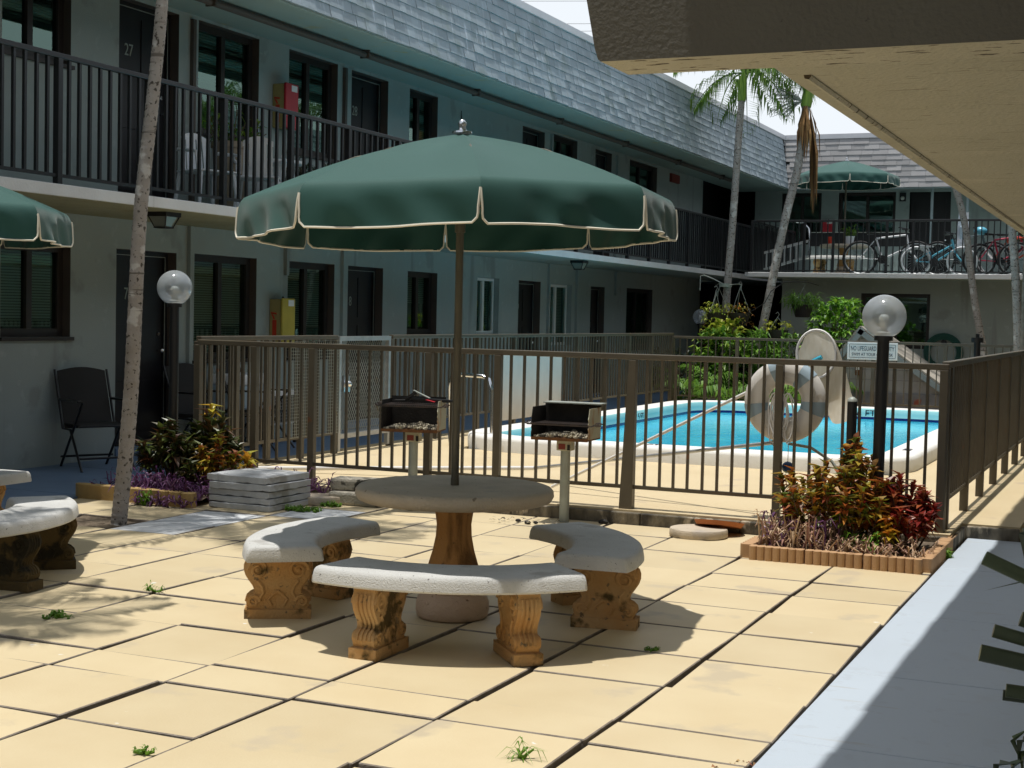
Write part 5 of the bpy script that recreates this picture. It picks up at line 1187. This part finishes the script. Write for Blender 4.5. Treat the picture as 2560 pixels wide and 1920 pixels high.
shrub('lime green philodendron leaves hanging over the far fence rail', (-6.85, 24.75, 1.12), .28, .34, 26, 66, LIME, (.10, .18), (.07, .11), low=.0, clump=6)
# hanging baskets and pots
def hanging(label, loc_, r, pm, lm_, n_, seed, L=(.06, .12), W=(.02, .04), hook=.5, down=.25):
    t = thing('hanging_basket', label, 'hanging basket', loc_, 0, 'hanging baskets on the palms'); r_ = random.Random(seed)
    MB().lathe([(r*.6, -r*1.1), (r*.95, -.02), (r, 0), (r*.9, 0), (.01, -.03)], 18).build('pot', pm, t, smooth=40)
    m = MB()
    for a in (0, 2.1, 4.2): m.tube([(r*.95*math.cos(a), r*.95*math.sin(a), 0), (0, 0, hook)], .004, 4)
    m.tube([(0, 0, hook), (.03, 0, hook+.05), (0, 0, hook+.09), (-.03, 0, hook+.06)], .005, 4); m.build('hanger', STEEL, t)
    m = MB()
    for i in range(n_):
        a = r_.uniform(0, 6.28); q = r*1.2*math.sqrt(r_.random()); m.leaf((q*math.cos(a), q*math.sin(a), r_.uniform(-down, .16)*(.4+.6*q/r)), (math.cos(a)+r_.uniform(-.6, .6), math.sin(a)+r_.uniform(-.6, .6), r_.uniform(-.7, .8)), r_.uniform(*L), r_.uniform(*W), r_.uniform(.2, 1))
    m.build('foliage', lm_, t); return t
hanging('hanging basket of yellow green leaves and brown runners on the straight palm', (-7.12, 25.0, 1.62), .22, POTD, LIME, 190, 71, hook=.42, down=.4)
hanging('hanging basket of brown dry runners left of the straight palm', (-7.20, 25.1, 1.50), .14, POTD, DEADF, 80, 72, (.05, .10), (.012, .025), hook=.5, down=.45)
hanging('dark hanging basket with small yellow flowers right of the straight palm', (-6.74, 25.0, 1.62), .2, POTD, mat('yellow_flower_leaf', (.2, .2, .03), rough=.5, isl_cols=[(.05, .09, .01), (.45, .34, .02), (.10, .13, .02), (.50, .18, .02), (.06, .10, .015)], trans=.2), 170, 73, (.04, .08), (.02, .035), hook=.45)
hanging('hanging pot with a bushy green fern against the plain wall', (-5.98, 26.5, 1.80), .21, POTD, FERN, 230, 74, (.12, .24), (.02, .035), hook=.3, down=.05)
hanging('low dark bowl of yellow leaves beside the leaning palm', (-6.07, 25.0, 1.34), .2, POTD, mat('yellow_leaf', (.5, .5, .05), rough=.5, isl_cols=[(.30, .38, .03), (.55, .52, .05), (.40, .46, .04)], trans=.3), 60, 75, (.06, .10), (.03, .05), hook=.22, down=.0)
ph = thing('plant_hanger', 'thin metal bracket arms on the straight palm holding the baskets', 'bracket', (-7.06, 25.2, 2.1))
m = MB(); m.tube([(0, 0, 0), (-.18, -.1, .10), (-.34, -.2, .17), (-.40, -.2, .15), (-.40, -.2, -.1)], .008, 5); m.tube([(0, 0, 0), (.3, -.2, .02), (.34, -.2, .0), (.33, -.2, -.09)], .008, 5); m.build('arms', STEEL, ph)
m = MB(); m.lathe([(.11, -.03), (.12, .03)], 16); m.build('strap', STEEL, ph)
pw = tag(MB().tube([(-6.75, 25.1, 1.55), (-6.5, 25.05, 1.68), (-6.3, 25.0, 1.80), (-6.2, 25.0, 2.0), (-6.05, 25.3, 2.17), (-5.85, 26.2, 2.2), (-5.7, 26.5, 2.15)], .008, 5).build('cable', WIRE, smooth=60), 'black cable looping past the leaning palm to the hanging pot', 'cable')

# ------------------------------------------------------------------ terrace: ladder, bicycles, pot, bucket
ld = thing('pool_ladder', 'aluminium pool ladder with a curved grab rail lying on its side on the far terrace', 'ladder', (-7.5, 29.55, 2.44))
MB().bar((0, 0, .43), (.93, 0, .68), .03, .05).build('rail', ALU, ld); MB().bar((0, .02, .09), (.93, .02, .37), .03, .05).build('rail', ALU, ld)
for q in range(8): s = .06+q*.122; MB().bar((s, .01, .11+s*.30), (s, .01, .42+s*.27), .045, .02).build('rung', ALU, ld)
MB().tube([(.92, 0, .38), (.93, 0, .72), (.90, 0, .92), (.80, 0, 1.04), (.65, 0, 1.06)], .024, 8).build('grab_rail', CHROME, ld, smooth=60)
def bicycle(label, loc_, rz, r, wb, paint, tyre=TYRE, step=False, steer=0, kid=False):
    t = thing('bicycle', label, 'bicycle', loc_, rz, 'bicycles on the far terrace')
    for i, x in enumerate((0, wb)):
        m = MB(); m.tube([(x+r*math.cos(a), 0, r+r*math.sin(a)) for a in [2*math.pi*q/36 for q in range(36)]], .022, 7, closed=True); wh = m.build('wheel', tyre, t, smooth=60)
        m = MB(); m.tube([(x+(r-.03)*math.cos(a), 0, r+(r-.03)*math.sin(a)) for a in [2*math.pi*q/36 for q in range(36)]], .012, 5, closed=True)
        for q in range(18): a = 2*math.pi*q/18; m.bar((x, 0, r), (x+(r-.03)*math.cos(a), 0, r+(r-.03)*math.sin(a)), .003)
        m.tube([(x, -.05, r), (x, .05, r)], .02, 8); m.build('rim', ALU, wh)
    hb = r+.34 if not kid else r+.30; ht = Vector((wb-.20, 0, hb+.12)); hd = Vector((wb-.15, 0, r+.22)); bb_ = Vector((wb*.40, 0, r-.02)); st = Vector((wb*.28, 0, hb+(-.12 if step else .05)))
    m = MB()
    for a, b, w in ((st, bb_, .017), (ht if not step else hd+Vector((-.03, 0, .1)), st if not step else bb_.lerp(st, .55), .019), (hd, bb_, .021), (bb_, Vector((0, .05, r)), .010), (bb_, Vector((0, -.05, r)), .010), (st, Vector((0, .05, r)), .009), (st, Vector((0, -.05, r)), .009), (ht, hd, .022)): m.tube([a, b], w, 8)
    m.build('frame', paint, t, smooth=50)
    m = MB(); m.tube([hd, (wb-.10, .05, r+.12), (wb, .055, r)], .016, 8); m.tube([hd, (wb-.10, -.05, r+.12), (wb, -.055, r)], .016, 8); m.build('fork', BIKES[0] if not kid else paint, t, smooth=50)
    m = MB(); m.tube([ht, ht+Vector((-.02, 0, .10))], .014, 8); hx = ht+Vector((.04, 0, .11)); m.tube([hx+Vector((-.16, -.28, .02)), hx+Vector((-.02, -.18, .0)), hx, hx+Vector((-.02, .18, .0)), hx+Vector((-.16, .28, .02))], .012, 8); m.build('handlebar', BLACKM, t, smooth=50)
    m = MB(); m.tube([st, st+Vector((-.03, 0, .10))], .013, 8); c = st+Vector((-.05, 0, .11)); m.add([c+Vector(v) for v in ((-.14, -.075, .02), (-.14, .075, .02), (.14, .015, 0), (.14, -.015, 0), (-.13, -.06, -.03), (-.13, .06, -.03), (.12, .01, -.02), (.12, -.01, -.02))], [(3, 2, 1, 0), (4, 5, 6, 7), (0, 1, 5, 4), (1, 2, 6, 5), (2, 3, 7, 6), (3, 0, 4, 7)]); m.build('saddle', BLACKM if not kid else WPLAS, t, bevel=.012)
    m = MB(); m.tube([bb_+Vector((0, -.05, 0)), bb_+Vector((0, .05, 0))], .02, 8); m.lathe([(.085, -.004), (.085, .004)], 18); k_ = len(m.v)-36
    m.v[k_:] = [(bb_.x+v[0], -.05+v[2], bb_.z+v[1]) for v in m.v[k_:]]
    m.bar(bb_+Vector((0, -.06, 0)), bb_+Vector((.10, -.07, -.12)), .016); m.bar(bb_+Vector((0, .06, 0)), bb_+Vector((-.10, .07, .12)), .016); m.box(bb_.x+.05, bb_.x+.15, -.15, -.07, bb_.z-.135, bb_.z-.115); m.build('crank', BLACKM, t)
    return t
bicycle('white adult bicycle with black tyres leaning along the far railing', (-5.54, 29.45, 2.44), R(2), .325, 1.08, BIKES[0])
bicycle('aqua child bicycle with white tyres and a white saddle behind the railing', (-4.44, 29.35, 2.44), R(3), .27, .85, BIKES[1], WPLAS, True, kid=True)
bicycle('dark bicycle behind the palm that leans left', (-4.10, 29.8, 2.44), R(-8), .33, 1.05, BIKES[3])
bicycle('red bicycle between the two right hand palms', (-3.28, 29.45, 2.44), R(18), .30, .95, BIKES[2])
bicycle('orange and white bicycle mostly hidden by the rightmost palm', (-3.05, 29.75, 2.44), R(-20), .30, .95, BIKES[4])
bicycle('grey bicycle at the right end of the bicycle row', (-2.62, 29.5, 2.44), R(8), .32, 1.0, BIKES[3])
cs = thing('child_seat', 'white and pale blue child bicycle seat standing up above the bicycles', 'child seat', (-3.62, 29.62, 3.10))
m = MB(); m.grid(lambda u, v: (.13*math.sin(R(-70+140*u))*(1-.25*v), .10*math.cos(R(-70+140*u))-.02*v, -.05+.62*v), 10, 10); m.box(-.13, .13, -.12, .10, -.10, -.05); m.build('shell', WPLAS, cs, smooth=50); m = MB(); m.box(-.06, .06, -.02, .09, .05, .30); m.build('cushion', RINGB, cs, bevel=.02)
hl = thing('bicycle_helmet', 'pale blue helmet hanging among the bicycles', 'helmet', (-3.28, 29.5, 3.30)); MB().ball((0, 0, 0), .11, 16, 10, (1.15, .9, .75)).build('shell', BIKES[1], hl, smooth=70)
pot_plant('small green plant in a white pot on the terrace table', (-5.95, 30.45, 3.095), .10, .16, WPLAS, WEED, .22, 12, seed=44, L=(.06, .11), W=(.02, .03))
tag(MB().lathe([(.055, 0), (.07, .15), (.065, .15), (.05, .01), (.01, .01)], 16).build('red_cup', ORANGE, smooth=40, loc=(-6.33, 30.45, 3.095)), 'bright red cup standing on the far terrace table', 'cup')

# ------------------------------------------------------------------ sky wires, foreground plant
for i, (z, lab) in enumerate(((22.0, 'topmost of the three thin overhead wires in the sky'), (20.55, 'middle thin overhead wire in the sky, close above the lowest'), (20.1, 'lowest thin overhead wire in the sky'))):
    tag(MB().tube([(-75, 78+i*.4, z), (-36, 92+i*.2, z+.35), (20, 112, z+1.4)], .014, 4).build('overhead_wire', WIRE), lab, 'wire', 'overhead wires')
fp = thing('cut_plant', 'dark foreground plant with cut off stalks reaching in at the right edge', 'plant', (.22, 2.35, 0), 0)
m = MB(); m.tube([(0, 0, 0), (-.02, .0, .5), (0, 0, .98)], [.05, .042, .035], 10); m.build('stem', STEM, fp)
P0 = Vector((.22, 2.35, 0)); m = MB()
for tip, w in (((-.232, 2.29, 1.153), .0105), ((-.232, 2.28, 1.012), .0125), ((-.215, 2.29, 1.045), .010), ((-.178, 2.30, 1.065), .011), ((-.195, 2.3, .955), .010), ((-.20, 2.31, .945), .008), ((-.172, 2.32, 1.14), .010)):
    e = Vector(tip)-P0; b0 = Vector((-.01, 0, .90+.16*(e.z-.9))); m.tube([b0, b0.lerp(e, .5)+Vector((0, 0, .012)), e], [w*.9, w, w*1.05], 8)
m.build('cut_stalk', DARKLEAF, fp, smooth=50)
m = MB(); m.leaf(Vector((-.10, 2.31, 1.10))-P0, (-.12, -.01, .02), .13, .010, .3); m.leaf(Vector((-.13, 2.32, 1.215))-P0, (-.045, 0, -.06), .10, .055, .5)
for q in range(8): m.leaf(Vector((-.16+.02*math.sin(q), 2.31, .90-q*.014))-P0, (-.5+.25*math.cos(q*2.4), .2*math.sin(q*2), -.6), .055, .028, .5)
m.build('leaf', DARKLEAF, fp)
